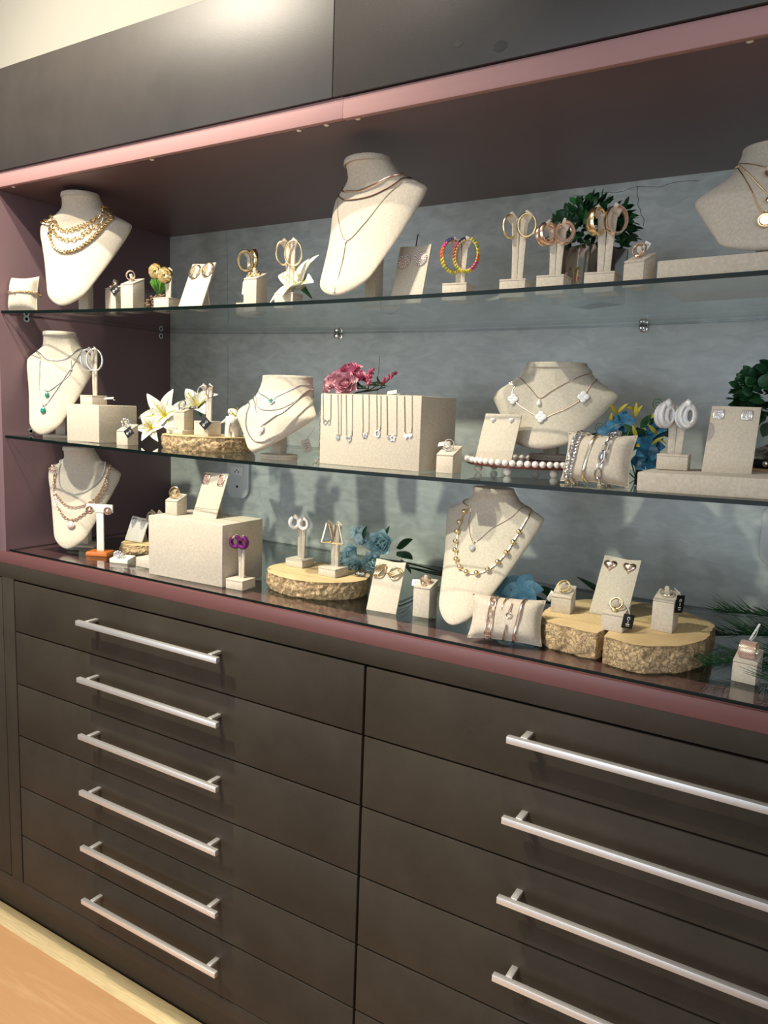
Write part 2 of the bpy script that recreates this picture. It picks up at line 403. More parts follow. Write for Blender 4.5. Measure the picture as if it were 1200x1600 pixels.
pin('chrome support under the upper shelf at the front of the mauve side panel', (XL+.0005, .066, 1.4725), 'x')
pin('chrome support at the front end of the lower shelf beside the bust with green stones', (XL+.0005, .069, 1.2205), 'x')

# ---------------------------------------------------------------- wall sockets
def socket(name, label, loc, w, h, detail):
    t = thing(name, label, 'wall socket', loc=loc)
    out = []
    for k in range(24):
        a = 2*PI*k/24; x = w/2*max(-1, min(1, 1.25*math.cos(a))); z = h/2*max(-1, min(1, 1.12*math.sin(a)))
        out.append((x, z))
    obj('plate', MB().prism(out, 0, -.008, lambda p, y: V((p[0], y, p[1]))), GREYPL, t, bev=.002)
    if detail:
        m_ = obj('module', MB().box((0, -.0085, .014), (.042, .003, .024)), PLASTIC, t, bev=.0008)
        b = MB()
        for dx in (-.006, 0, .006): b.lathe([(.0018, 0), (.0018, .0008)], 10, M=TM((dx, -.0099, .014-(.002 if dx else -.002)), rx=PI/2))
        obj('pin_hole', b, HOLE, m_)
        obj('screw', MB().lathe([(.0033, 0), (.0033, .0012), (.001, .0018)], 12, M=TM((0, -.0078, -.027), rx=PI/2)), HOLE, t)
    return t
socket('wall_socket', 'pale grey socket plate on the cement wall behind the slanted gold card', (.0185, DEP, 1.111), .077, .115, True)
socket('wall_socket', 'small white plate low on the cement wall behind the gold ring block', (-.148, DEP, 1.017), .05, .072, False)
socket('wall_socket', 'pale plate on the cement wall at the right edge under the lower shelf', (1.296, DEP, 1.103), .077, .115, False)
# ================================================================ builders for the display props
def anchor(x, y, z, yaw=0): return TM((x, y, z), math.radians(yaw))

def ring_block(label, x, y, z, yaw=0, w=.031, d=.033, hf=.029, hb=.042, mt=None):
    """suede block with a sloping padded top and a tongue; returns (matrix, slope matrix at the tongue)"""
    M = anchor(x, y, z, yaw); mt = mt or SUEDE
    t = thing('ring_block', label, 'ring display block', M=M, group='suede ring blocks')
    g = .0035
    obj('block', MB().prism([(-d/2, 0), (d/2, 0), (d/2, hb-g), (-d/2, hf-g)], -w/2, w/2, lambda p, a: V((a, p[0], p[1]))), mt, t, bev=.0009)
    sl = math.atan2(hb-hf, d); L = d/math.cos(sl)
    top = Matrix.Translation((0, 0, (hf+hb)/2)) @ Matrix.Rotation(sl, 4, 'X')
    obj('top_pad', MB().box((0, 0, -.0016), (w+.0006, L+.0006, .0032), None).xf(top), mt, t, bev=.001)
    obj('tongue', MB().prism([(-.0035, 0), (.0035, 0), (.0033, .012), (.002, .014), (-.002, .014), (-.0033, .012)], -.0014, .0014, lambda p, a: V((p[0], a, p[1]))), mt, t, bev=.0004, M=top @ Matrix.Translation((0, .001, 0)))
    return M, M @ top

def band(R, r, w, n=36):
    return MB().torus((0, 0, 0), R, r, M=Matrix.Rotation(PI/2, 4, 'X'), n=n, m=10, rx=w)     # axis Z
def finger_ring(label, Mt, style, mt, tilt=0, turn=0, lift=None):
    """a ring slipped over the tongue of a block"""
    w = {'band': .0016, 'wide': .0034, 'greek': .0036, 'knot': .0022, 'gem': .0014, 'texture': .0105, 'twist': .0018, 'sprig': .0014, 'bead': .0013}[style]
    lf = lift if lift is not None else w+.0012
    M = Mt @ TM((0, 0, lf+.0085*abs(math.sin(tilt)))) @ Matrix.Rotation(turn, 4, 'Z') @ Matrix.Rotation(tilt, 4, 'X')
    t = thing('ring', label, 'ring', M=M, group='finger rings')
    R = .0088
    if style == 'twist':
        b = MB()
        for q in range(2):
            b.tube([V(((R+.0011*math.cos(8*a+q*PI))*math.cos(a), (R+.0011*math.cos(8*a+q*PI))*math.sin(a), .0011*math.sin(8*a+q*PI))) for a in [2*PI*i/90 for i in range(90)]], .0011, 6, closed=True)
        obj('band', b, mt, t)
    elif style == 'texture':
        b = MB(); b.torus((0, 0, 0), R+.002, .0010, M=Matrix.Rotation(PI/2, 4, 'Z'), n=44, m=12, rx=.0105)
        obj('band', b, mt, t)
        g = MB()
        for i in range(30):
            for j in range(-6, 7):
                a = PI*1.95*(i+.5*(j % 2))/30
                g.ball((j*.0015, (R+.0029)*math.cos(a), (R+.0029)*math.sin(a)), .00085, 6, 4)
        obj('stone_paving', g, ROSEPAVE, t)
    else:
        obj('band', band(R, .0008 if style != 'knot' else .0014, w), mt, t)
    if style == 'greek':
        b = MB()
        for i in range(14):
            a = 2*PI*i/14; Q = Matrix.Rotation(a, 4, 'Z') @ Matrix.Translation((0, -R-.0009, 0))
            for c, dd in (((0, 0, .0018), (.0030, .0006, .0008)), ((-.0012, 0, 0), (.0007, .0006, .0040)), ((.0012, 0, -.0002), (.0007, .0006, .0022)), ((.0003, 0, -.0018), (.0024, .0006, .0007))):
                b.box((0, 0, 0), dd, None); 
                for k in range(-8, 0): b.v[k] = tuple(Q @ (V(b.v[k])+V(c)))
        obj('key_pattern', b, mt, t)
    if style in ('gem', 'bead', 'sprig'):
        b = MB()
        if style == 'gem':
            b.ball((0, -R-.0022, 0), .0028, 8, 5); 
            for k in range(9):
                a = 2*PI*k/9; b.ball((.0040*math.cos(a), -R-.0012, .0040*math.sin(a)), .0013, 6, 4)
            obj('stone', b, PAVE, t)
        elif style == 'bead':
            b.ball((0, -R-.0025, 0), .0048, 14, 9); obj('bead', b, mt if mt is not SILVER else PEARL, t)
        else:
            for k in range(7):
                a = -.9+.3*k; b.ball(((R+.0012)*math.sin(a), -(R+.0012)*math.cos(a), .0012*(-1)**k), .0017, 6, 5, (1, .7, 1.2))
            obj('leaf_cluster', b, PAVE, t)
    if style == 'knot':
        b = MB()
        for k in range(3):
            b.torus((0, -R-.0008, 0), .0042-.0006*k, .0012, M=Matrix.Rotation(.9*k, 4, 'Y') @ Matrix.Rotation(.6+.5*k, 4, 'X'), n=22, m=7)
        obj('knot', b, mt, t)
    return t

def tag_card(label, P, yaw=0, roll=PI/4, lean=0, black=True, w=.017, h=.019, string=None, name='price_tag'):
    """small card hanging at a world point P (its centre), facing -Y turned by yaw"""
    M = Matrix.Translation(P) @ Matrix.Rotation(yaw, 4, 'Z') @ Matrix.Rotation(lean, 4, 'X') @ Matrix.Rotation(roll, 4, 'Y')
    t = thing(name, label, 'tag', M=M, group='jewellery tags')
    obj('card', MB().box((0, 0, 0), (w, .0006, h)), BLACKTAG if black else WHITE, t, bev=.0001)
    inkm = WHITE if black else HOLE
    b = MB()
    if black:
        b.torus((.0, -.0005, h*.2), .0022, .0004, sx=.8, a0=-.6, a1=4.6, n=18, m=5)
        b.box((0, -.0005, -h*.02), (.0008, .0003, .0045)); b.box((.0, -.0005, -h*.2), (.0055, .0003, .0012)); b.box((.0004, -.0005, -h*.32), (.0046, .0003, .0007))
    else:
        for k in range(3): b.box((0, -.0005, h*(.2-.18*k)), (w*(.6-.1*k), .0003, .0006))
    obj('print', b, inkm, t)
    e = MB()
    top = V((0, 0, h/2-.0015))
    tgt = (M.inverted() @ V(string)) if string is not None else top+V((.004, .002, .007))
    mid = (top+tgt)/2+V((.003, .001, 0))
    e.tube(smooth_path([top, mid, tgt], 6), .0004, 5)
    obj('string', e, WHITE, t)
    return t

def slant_card(label, x, y, z, yaw=0, w=.059, L=.098, lean=24, mt=None, dip=.0016, fold=False, easel=None):
    """leaning earring card on a folded easel; returns matrix of the card face (x across, z up the slope)"""
    M = anchor(x, y, z, yaw); mt = mt or SUEDE; a = math.radians(lean)
    t = thing('earring_card', label, 'earring display card', M=M, group='slanted earring cards')
    out = [(-w/2, 0), (w/2, 0), (w/2, L)] + [(w/2-w*k/10, L-dip*1.2*math.sin(PI*k/10)-dip*.5*math.sin(2*PI*k/10)) for k in range(1, 10)] + [(-w/2, L)]
    F = Matrix.Rotation(-a, 4, 'X')
    obj('panel', MB().prism(out, 0, .0028, lambda p, b: V((p[0], b, p[1]))), mt, t, M=F, bev=.0005)
    yb = L*math.sin(a); zb = L*math.cos(a)
    e = MB()
    p0 = V((0, yb*.80+.002, zb*.80)); p1 = V((0, yb*.80+.010, .0009))
    e.prism([(-w*.16, 0), (w*.16, 0), (w*.22, 1), (-w*.22, 1)], 0, .002, lambda p, b: V((p[0], p0.y+(p1.y-p0.y)*p[1]+b, p0.z+(p1.z-p0.z)*p[1])))
    obj('easel_leg', e, easel or mt, t)
    f = MB().box((0, (.004+p1.y)/2, .0008), (w*.40, p1.y-.004, .0016)); obj('foot', f, easel or mt, t)
    if fold:
        b = MB()
        for zz in (.013, .020): b.box((0, -.0005, zz), (w, .0012, .0018))
        obj('fold_band', b, mt, t, M=F, bev=.0004)
    return M @ F

def v_stand(label, x, y, z, yaw=0, w=.041, d=.040, hb=.027, H=.12, pw=.015, mt=None, spread=1.0, py=.004):
    """forked earring stand; returns world matrices of the left and right tips"""
    M = anchor(x, y, z, yaw); mt = mt or SUEDE
    t = thing('earring_stand', label, 'earring stand', M=M, group='forked earring stands')
    obj('base', MB().box((0, 0, hb/2-.0014), (w, d, hb-.0028)), mt, t, bev=.0012)
    obj('base_pad', MB().box((0, 0, hb-.0015), (w+.0006, d+.0006, .003)), mt, t, bev=.001)
    tips = []
    for s in (-1, 1):
        h = pw/2
        rings = []
        for zz, cx, hw, yy in ((hb-.001, s*h*.50, h*.48, 0), (hb+(H-hb)*.4, s*h*.58, h*.54, 0), (H-.016, s*h*.78*spread, h*.66, -.0004), (H-.007, s*h*.95*spread, h*.78, -.0012)):
            rings.append([V((cx-hw, py+yy-.0016, zz)), V((cx+hw, py+yy-.0016, zz)), V((cx+hw, py+yy+.0016, zz)), V((cx-hw, py+yy+.0016, zz))])
        pr = obj('prong', MB().loft(rings), mt, t, bev=.0004)
        c = V((s*(h*1.45*spread), py-.0045, H-.0058))
        T = Matrix.Translation(c) @ Matrix.Rotation(s*.62, 4, 'Y') @ Matrix.Rotation(.5, 4, 'X')
        obj('tip', MB().box((0, 0, 0), (.0065+.38*pw, .0026, .0075+.38*pw)), mt, pr, M=T, bev=.0006)
        tips.append(M @ Matrix.Translation(c))
    return M, tips

def earring(name, label, M, group='earrings on the stands'):
    return thing(name, label, 'earring', M=M, group=group)
def hoop(label, Mtip, R, r, mt, turn=0, sx=.8, rx=None, drop=None, gap=0, parts=None, group='hoop earrings', off=(0, -.003, 0)):
    dr = (R-.003) if drop is None else drop
    M = Matrix.Translation(Mtip.to_translation()+V(off)) @ Matrix.Rotation(turn, 4, 'Z') @ Matrix.Translation((0, 0, -dr))
    t = earring('hoop_earring', label, M, group)
    b = MB().torus((0, 0, 0), R, r, n=44, m=10, sx=sx, rx=rx, a0=PI/2+gap, a1=PI/2+2*PI-(0 if gap == 0 else .02))
    obj('hoop', b, mt, t)
    e = MB().tube([V((0, .0, R-.0006)), V((0, .0035, R+.0004)), V((0, .0062, R))], .0005, 6); obj('post', e, mt, t)
    return t
def stud(label, MF, u, v, kind, mt, r=.0085, name='stud_earring', cat='earring', turn=0, group='stud earrings'):
    """earring on a card face matrix at (u across, v up)"""
    M = MF @ Matrix.Translation((u, -.0002, v)) @ Matrix.Rotation(turn, 4, 'Y')
    t = earring(name, label, M, group)
    pin_ = MB().tube([V((0, .0045, 0)), V((0, -.001, 0))], .0005, 6)
    obj('post', pin_, mt, t)
    if kind == 'facet':
        b = MB(); rings = []
        for q, (rr, yy) in enumerate(((1, 0), (1.0, -.0016), (.80, -.0045), (.45, -.0062))):
            rings.append([V((r*rr*math.cos(2*PI*(k+.5*(q % 2))/9), yy, r*1.08*rr*math.sin(2*PI*(k+.5*(q % 2))/9))) for k in range(9)])
        b.loft(rings); obj('disc', b, mt, t, ang=5)
    elif kind == 'rosette':
        obj('setting', MB().lathe([(r*.95, 0), (r, -.001), (r*.6, -.0022), (.001, -.003)], 24, M=Matrix.Rotation(0, 4, 'X') @ Matrix(((1, 0, 0, 0), (0, 0, 1, 0), (0, 1, 0, 0), (0, 0, 0, 1)))), mt, t)
        g = MB()
        for n_, rr in ((18, .88), (13, .62), (8, .36)):
            for k in range(n_):
                a = 2*PI*k/n_+rr; g.ball((r*rr*math.cos(a), -.002-.002*(1-rr), r*rr*math.sin(a)), r*.12, 6, 4)
        obj('stones', g, PAVE, t); obj('centre_stone', MB().ball((0, -.004, 0), r*.2, 8, 6), ROSEPAVE, t)
    elif kind == 'heart':
        out = []
        for k in range(28):
            a = 2*PI*k/28; out.append((r*.062*16*math.sin(a)**3, r*.062*(13*math.cos(a)-5*math.cos(2*a)-2*math.cos(3*a)-math.cos(4*a))))
        rings = [[V((p[0]*s_, yy, p[1]*s_)) for p in out] for s_, yy in ((1, 0), (1.02, -.0012), (.85, -.003), (.45, -.0044))]
        obj('heart', MB().loft(rings), mt, t)
        if mt is not MOP:
            g = MB()
            for i in range(60):
                a, q = random.uniform(0, 2*PI), math.sqrt(random.random())*.8; k = int(a/(2*PI)*28) % 28
                g.ball((out[k][0]*q, -.0022-.0022*(1-q), out[k][1]*q), r*.075, 5, 3)
            obj('stone_paving', g, PAVE, t)
    elif kind == 'square':
        obj('setting', MB().box((0, -.001, 0), (r*2, .002, r*2)), mt, t, bev=.0007)
        g = MB()
        for i in range(-2, 3):
            for j in range(-2, 3): g.box((i*r*.34, -.0024, j*r*.34), (r*.28, .0012, r*.28))
        obj('stones', g, PAVE if mt is SILVER else ROSEPAVE, t)
    elif kind == 'oblong':
        obj('setting', MB().box((0, -.001, 0), (r*1.6, .002, r*2.6)), mt, t, bev=.0009)
        g = MB()
        for k in range(34):
            a = k*2.4; q = math.sqrt((k+.5)/34); g.ball((r*.66*q*math.cos(a), -.0024, r*1.15*q*math.sin(a)), r*.16, 6, 4)
        obj('stones', g, ROSEPAVE, t)
    elif kind == 'knot':
        b = MB()
        b.torus((0, -.002, 0), r, .0014, n=30, m=8, sx=.85)
        for k in (-1, 0, 1): b.tube([V((r*.75*math.sin(a)*.8+k*r*.28, -.0025-.003*math.cos(a), r*.95*math.sin(a))) for a in [-1.45+2.9*i/14 for i in range(15)]], .0016, 8)
        obj('knot', b, mt, t)
    elif kind == 'drop':
        obj('drop', MB().ball((0, -.0018, 0), r, 12, 8, (.85, .55, 1.05)), mt, t)
    elif kind == 'chandelier':
        obj('setting', MB().prism([(-r*.7, r*1.3), (r*.7, r*1.3), (r*.9, 0), (0, -r*1.5), (-r*.9, 0)], 0, -.0016, lambda p, q: V((p[0], q, p[1]))), mt, t)
        g = MB()
        for k in range(40):
            zz = r*1.1-k/40*r*2.3; g.ball(((r*.6*math.sin(k*2.4))*(1 if zz > 0 else max(.1, 1+zz/(r*1.6))), -.0022, zz), r*.15, 6, 4)
        obj('stones', g, PAVE, t)
    return t

def cushion_pt(u, v, s, w, h, T):
    x = w/2*u*(1-.09*(1-v*v)*abs(u)); z = h/2*v*(1-.09*(1-u*u)*abs(v))
    th = T/2*((1-u**4)*(1-v**4))**.55
    return V((x, s*th, z))
def cushion(label, M, w=.105, h=.068, T=.042, mt=None):
    t = thing('display_cushion', label, 'jewellery cushion', M=M, group='bracelet cushions')
    b = MB(); n = 20
    for s in (-1, 1): b.grid(n, n, lambda a, c, s=s: cushion_pt(2*a-1, 2*c-1, s, w, h, T) + V((0, s*.0010*math.sin(9*a+7*c)*math.sin(PI*a)*math.sin(PI*c), 0)))
    obj('cover', b, mt or SUEDE, t, ang=80)
    e = MB(); P = []
    for k in range(80):
        q = k/20; i = int(q); f = 2*(q-i)-1
        u, v = ((f, -1), (1, f), (-f, 1), (-1, -f))[i]; P.append(cushion_pt(u, v, 1, w, h, T))
    e.tube(P, .0011, 6, closed=True); obj('seam', e, mt or SUEDE, t)
    return M
def cushion_loop(M, u0, w, h, T, off=.0016, shear=0, n=60, vertical=True, a0=0, a1=2*PI):
    out = []
    for k in range(n):
        a = a0+(a1-a0)*k/(n if abs(a1-a0-2*PI) < 1e-6 else n-1)
        if vertical:
            v = max(-1, min(1, 1.0*math.sin(a))); s = -1 if math.cos(a) > 0 else 1
            u = u0+shear*v; p = cushion_pt(u, v*.995, s, w, h, T); nrm = V((0, -math.cos(a), math.sin(a)))
        else:
            u = max(-1, min(1, math.sin(a))); s = -1 if math.cos(a) > 0 else 1
            p = cushion_pt(u*.97, u0, s, w, h, T); nrm = V((math.sin(a), -math.cos(a), 0))
        out.append(M @ (p+nrm*off))
    return out

def chain_mesh(P, style, r, closed=True):
    """chain geometry along world points P"""
    b = MB()
    if style == 'thin': b.tube(P, r, 6, closed=closed)
    elif style == 'flat': b.tube(P, r, 8, closed=closed, flat=.35)
    elif style == 'rope':
        Q = resample(P, r*.55, closed); n = len(Q)
        for q in range(2):
            pts = []
            for i in range(n):
                t = (Q[(i+1) % n]-Q[i-1]); t.normalize(); a = t.orthogonal().normalized(); a = (V((0, 0, 1))-t*t.z); a = a.normalized() if a.length > .05 else t.orthogonal().normalized(); c = t.cross(a); th = i*.72+q*PI
                pts.append(Q[i]+(a*math.cos(th)+c*math.sin(th))*r*.55)
            b.tube(pts, r*.58, 6, closed=closed)
    elif style in ('link', 'oval'):
        st = r*(2.35 if style == 'link' else 3.5); Q = resample(P, st, closed); n = len(Q)
        for i in range(n):
            t = (Q[(i+1) % n]-Q[i-1]) if (closed or 0 < i < n-1) else V((1, 0, 0))
            if t.length < 1e-9: continue
            t.normalize(); o = V((0, 0, 1)).cross(t); o = o.normalized() if o.length > .1 else V((1, 0, 0)); o2 = t.cross(o)
            a = .5 if i % 2 else -.9
            up = o*math.cos(a)+o2*math.sin(a); ax = t.cross(up)
            M = Matrix(((t.x, ax.x, up.x, 0), (t.y, ax.y, up.y, 0), (t.z, ax.z, up.z, 0), (0, 0, 0, 1)))
            b.torus(Q[i], r*1.25, r*.42, M=M, n=12, m=6, sx=1.35 if style == 'link' else 2.0)
    elif style == 'curb':
        Q = resample(P, r*1.5, closed); n = len(Q)
        for i in range(n):
            t = Q[(i+1) % n]-Q[i-1]
            if t.length < 1e-9: continue
            t.normalize(); b.ball(Q[i], r, 6, 4, (1, 1, 1))
    elif style == 'tennis':
        for q in resample(P, r*2.1, closed): b.ball(q, r, 7, 5)
    return b
# ================================================================ necklace busts and the necklaces on them
def bust_rings(Wd, H, F, aN, w0, ts, tn, zt, nk, r=.17, g=.95, n=46, m=60, CURL=.2):
    rings = []; ta = []
    for i in range(n+1):
        k = i/n; ta.append(.22*(k/.25)**2 if k < .25 else .22+.78*(k-.25)/.75)
    hw = Wd/2; an = aN*hw
    for t in ta:
        t = max(t, .0006); z = zt+(H-zt)*t; s = min(t/ts, 1)
        if t <= ts:
            rt = 1-min(s/r, 1); w = (w0+(1-w0)*s**g)*math.sqrt(max(0, 1-rt*rt))
            if s > .84: w *= 1-.045*((s-.84)/.16)**2
            a = hw*w
        elif t < tn:
            u = (t-ts)/(tn-ts); b = an*1.17; a = b+(hw*.955-b)*(1-u**1.5)**2.1
        else:
            u = (t-tn)/(1-tn); a = an*(1+.17*(1-u)**1.6)
        sp = min(t/tn, 1); yc = -F*(1-sp)**1.15-nk*max(0, (t-ts)/(1-ts))
        nf = max(0, min(1, (t-ts*.45)/(tn-ts*.45))); nf = nf*nf*(3-2*nf)
        bfT = .010*min(1, math.sqrt(s*9))+.36*an*s**.8
        bf = bfT*(1-nf)+.82*an*nf
        bk = (.009*min(1, math.sqrt(s*9)))*(1-nf)+.82*an*nf
        curl = CURL*an*s*(1-nf); ring = []
        for j in range(m):
            th = 2*PI*j/m; cx, sx = math.cos(th), math.sin(th); f = abs(sx)
            y = -bf*f**(1.2*(1-nf)+nf) if sx <= 0 else bk*f-(bf*.75*f**1.2)*(1-nf)
            ring.append(V((a*cx, yc+y+curl*(cx*cx)**1.2, z)))
        rings.append(ring)
    return rings
BVHS = {}
def bust(key, label, x, y, z, yaw, Wd, H, F, aN, w0, ts, nk, zt=.008, base='plate', pw=.024, td=.17):
    tn = min(.93, ts+td); M = anchor(x, y, z, yaw)
    t = thing('necklace_bust', label, 'necklace bust', M=M, group='suede necklace busts')
    R = bust_rings(Wd, H, F, aN, w0, ts, tn, zt, nk)
    c = sum(R[-1], V())/len(R[-1])
    top = [[c+(p-c)*k+V((0, 0, dz_)) for p in R[-1]] for k, dz_ in ((1.0, .0015), (.97, .0026), (.90, .0026), (.86, .0012))]
    seam = [[c+(p-c)*k+V((0, 0, dz_)) for p in R[-1]] for k, dz_ in ((1.0, -.0075), (1.022, -.0070), (1.018, -.003), (1.012, .0004), (.985, .0016), (.93, .0018), (.90, .0012))]
    mb = MB().loft(R, True, True)
    obj('torso', mb, SUEDE, t, ang=60)
    obj('neck_cap', MB().loft(seam, False, True), SUEDE, t, ang=60)
    # support post behind the chest, and its foot
    cy_ = -F*.45+.012
    zt_ = zt+(H-zt)*ts*.72
    yt = -F*(1-ts*.72/tn)**1.15+.010
    yb = max(-F*.30, -.03)+.012
    p = MB(); pts = []
    for zz, yy in ((.004, yb), (zt_*.55, yb), (zt_, max(yb, yt)+.004)):
        pts.append([V((-pw/2, yy-pw*.4, zz)), V((pw/2, yy-pw*.4, zz)), V((pw/2, yy+pw*.4, zz)), V((-pw/2, yy+pw*.4, zz))])
    obj('post', p.loft(pts), SUEDE, t, bev=.001)
    if base == 'disc':
        obj('foot', MB().lathe([(.036, 0), (.0375, .001), (.0375, .004), (.036, .005), (.0375, .006), (.0375, .009), (.036, .010), (.001, .0103)], 40, M=Matrix.Translation((0, yb, 0)) @ Matrix.Scale(.8, 4, (0, 1, 0))), SUEDE, t, ang=50)
    else:
        obj('foot', MB().box((0, yb+.002, .003), (Wd*.36, .06, .006)), SUEDE, t, bev=.0012)
    B = MB().loft([[M @ q for q in r] for r in R], True, True)
    BVHS[key] = (BVHTree.FromPolygons([V(v) for v in B.v], B.f), M, c)
    return M
def on_bust(key, px, py, off):
    tree, M, c = BVHS[key]
    d = sight(px, py); h = tree.ray_cast(CAM, d)
    if h[0] is None:
        w = (M.to_translation()-CAM).dot(FWD); q = CAM + d*(w/d.dot(FWD)); h = tree.find_nearest(q)
    n = h[1]
    if n.dot(CAM-h[0]) < 0: n = -n
    return h[0]+n*off, n
def necklace_path(key, pxs, off):
    """points of a necklace: the visible sweep over the chest, then round the back of the neck"""
    tree, M, c = BVHS[key]
    pts = [on_bust(key, a, b, off)[0] for a, b in pxs]
    fine = []
    for q in smooth_path(pts, 8):                                  # keep the smoothed path on the surface
        h = tree.find_nearest(q); n = h[1]; e = (q-h[0])
        if e.dot(n) < 0 and e.length < .02 and n.dot(e) < 0: n = n
        fine.append(h[0]+n*off)
    a, b = fine[-1], fine[0]; ax = M @ c
    ctr = V((ax.x, ax.y, 0))
    def pol(p): return math.atan2(p.y-ctr.y, p.x-ctr.x)
    ta, tb = pol(a), pol(b)
    while tb < ta: tb += 2*PI
    if tb-ta > 1.75*PI: return fine
    back = []
    N = 16
    for k in range(1, N):
        f = k/N; th = ta+(tb-ta)*f; z = a.z+(b.z-a.z)*f + .012*math.sin(PI*f)
        dr = V((math.cos(th), math.sin(th), 0)); o = V((ctr.x, ctr.y, z))+dr*.2
        h = tree.ray_cast(o, -dr, .2)
        back.append(h[0]+h[1]*off if h[0] is not None else V((ctr.x, ctr.y, z))+dr*.04)
    return fine+smooth_path([a]+back+[b], 3)[1:-1]
def necklace(key, label, pxs, style, r, mt, group=None):
    M = BVHS[key][1]
    t = thing('necklace', label, 'necklace', M=Matrix.Translation(M.to_translation()), group=group or 'necklaces on the busts')
    inv = t.matrix_basis.inverted()
    P = necklace_path(key, pxs, r*1.05+.0003)
    b = chain_mesh([inv @ p for p in P], style, r)
    obj('chain', b, mt, t)
    return t, inv
def pendant(t, inv, key, px, py, kind, mt, s=.006, off=.002, name='pendant'):
    p, n = on_bust(key, px, py, off)
    nf_ = (n*.55+V((.25, -.85, .12))).normalized(); Mf = inv @ frame(p+nf_*s*.25, nf_)
    b = MB()
    if kind == 'disc':
        b.lathe([(.001, -.0008), (s, -.0008), (s*1.03, 0), (s, .0008), (s*.8, .0006), (.001, .0007)], 24, M=Matrix.Rotation(PI/2, 4, 'X'))
        b.torus((0, -.0006, 0), s*.72, s*.07, n=20, m=5); b.torus((0, 0, s*1.2), s*.2, s*.07, n=10, m=5)
    elif kind == 'drop':
        b.lathe([(.0002, s*1.3), (s*.45, s*.5), (s*.8, -.2*s), (s*.7, -s*.8), (s*.3, -s*1.1), (.0002, -s*1.15)], 8, M=Matrix.Scale(.7, 4, (0, 1, 0)))
    elif kind == 'clover':
        for k in range(4): b.ball((s*.52*math.cos(k*PI/2), 0, s*.52*math.sin(k*PI/2)), s*.56, 12, 7, (1, .28, 1))
    elif kind == 'round': b.ball((0, 0, 0), s, 10, 7, (1, .6, 1))
    elif kind == 'bar': b.box((0, 0, 0), (s*.4, s*.3, s*2.2))
    elif kind == 'angel':
        b.ball((0, 0, s*1.2), s*.42, 8, 6); b.ball((0, 0, 0), s*.55, 8, 6, (1, .5, 1.8)); b.ball((s*.5, 0, .2*s), s*.5, 8, 6, (.5, .3, 1.3)); b.ball((-s*.5, 0, -.8*s), s*.45, 8, 6, (1, .4, .8))
    o = obj(name, b, mt, t, M=Mf, ang=25 if kind == 'drop' else 45)
    return o, Mf

TRAY1Z = S1(1.265, .14)+.0296
bust('B1', 'tall cream bust in the left corner of the upper shelf, wearing three chunky gold chains', -.0703, .1112, S1(-.07, .09), 17.8, .2301, .2447, .0977, .347, .274, .746, .031)
bust('B2', 'tall beige bust in the middle of the upper shelf, wearing a fine lariat', .6623, .1323, S1(.66, .12), -10.2, .2123, .2307, .1064, .387, .446, .778, .044)
bust('B3', 'wide beige bust on the long plinth at the right end of the upper shelf', 1.2530, .1635, TRAY1Z, 2.9, .1958, .1609, .0723, .440, .452, .518, -.028, td=.32)
bust('B4', 'wide low bust on a round foot, left of the big box', .4809, .0986, S2(.48, .09), .2, .1881, .1509, .0799, .516, .083, .483, -.011, zt=.014, base='disc', pw=.022, td=.32)
bust('B5', 'wide low bust with a white clover necklace, standing on the pearl tray', .9463, .2500, 1.2238, -1.3, .2270, .1601, .0770, .441, .335, .625, .012, zt=.02, base='disc', pw=.022, td=.32)
bust('B6', 'cream bust in the left corner of the counter with gold link chains', -.1550, .1604, ZC, 25.3, .1856, .2348, .1018, .370, .300, .739, .043)
bust('B7', 'tall beige bust on the counter wearing a gold ball necklace', .8686, .2121, ZC, -3.7, .1888, .2203, .1489, .381, .285, .795, .026)
bust('B8', 'cream bust at the left end of the lower shelf with two green stone pendants', -.1551, .1062, S2(-.155, .1), 21.5, .1767, .2320, .0940, .403, .318, .731, .020)

# corner bust, upper shelf
necklace('B1', 'shortest of three gold chains on the corner bust, round cable links', [(89.5, 331.5), (85, 343.5), (89.5, 354), (100, 360.7), (112, 360), (127, 354.7), (145, 345.7), (160, 334.5), (169, 327)], 'link', .0029, GOLD)
necklace('B1', 'middle of three gold chains on the corner bust, long oval links', [(83, 350), (88, 366.7), (97, 373.5), (109, 375.7), (124, 372), (139, 360), (157, 349.5), (172, 334.5), (176.5, 327.7)], 'oval', .0026, GOLD)
necklace('B1', 'longest of three gold chains on the corner bust, thick twisted rope', [(82, 353), (79.5, 369), (83.5, 382.5), (92.5, 392), (104.5, 395), (119.5, 391.5), (136, 381), (151, 367.5), (164.5, 352.5), (175, 340.5), (179.5, 331.5)], 'rope', .0034, GOLD)
# big central bust
necklace('B2', 'flat gold band necklace high on the neck of the central bust', [(536, 292), (544, 298.6), (562, 297.4), (586, 287.5), (610, 277), (625, 275)], 'flat', .0017, ROSE)
necklace('B2', 'dark brown beaded chain on the central bust, under the flat band', [(529.6, 305.5), (538, 313), (556, 312.4), (580, 307), (604, 295), (635.5, 279.4)], 'curb', .0013, DARKCHAIN)
t, inv = necklace('B2', 'fine gold lariat with a long drop down the central bust', [(526.6, 307), (529, 340), (541, 376), (568, 352), (604, 307), (628, 284.5)], 'thin', .0006, GOLD)
P = [inv @ on_bust('B2', a, b, .001)[0] for a, b in ((541, 376), (537.5, 400), (531, 427), (523, 455))]
obj('drop_chain', MB().tube(smooth_path(P, 5), .0005, 6), GOLD, t)
pendant(t, inv, 'B2', 541.5, 378, 'round', PEARL, .0022); pendant(t, inv, 'B2', 537, 403, 'round', GOLD, .0016); pendant(t, inv, 'B2', 522.5, 456, 'round', PEARL, .0024)
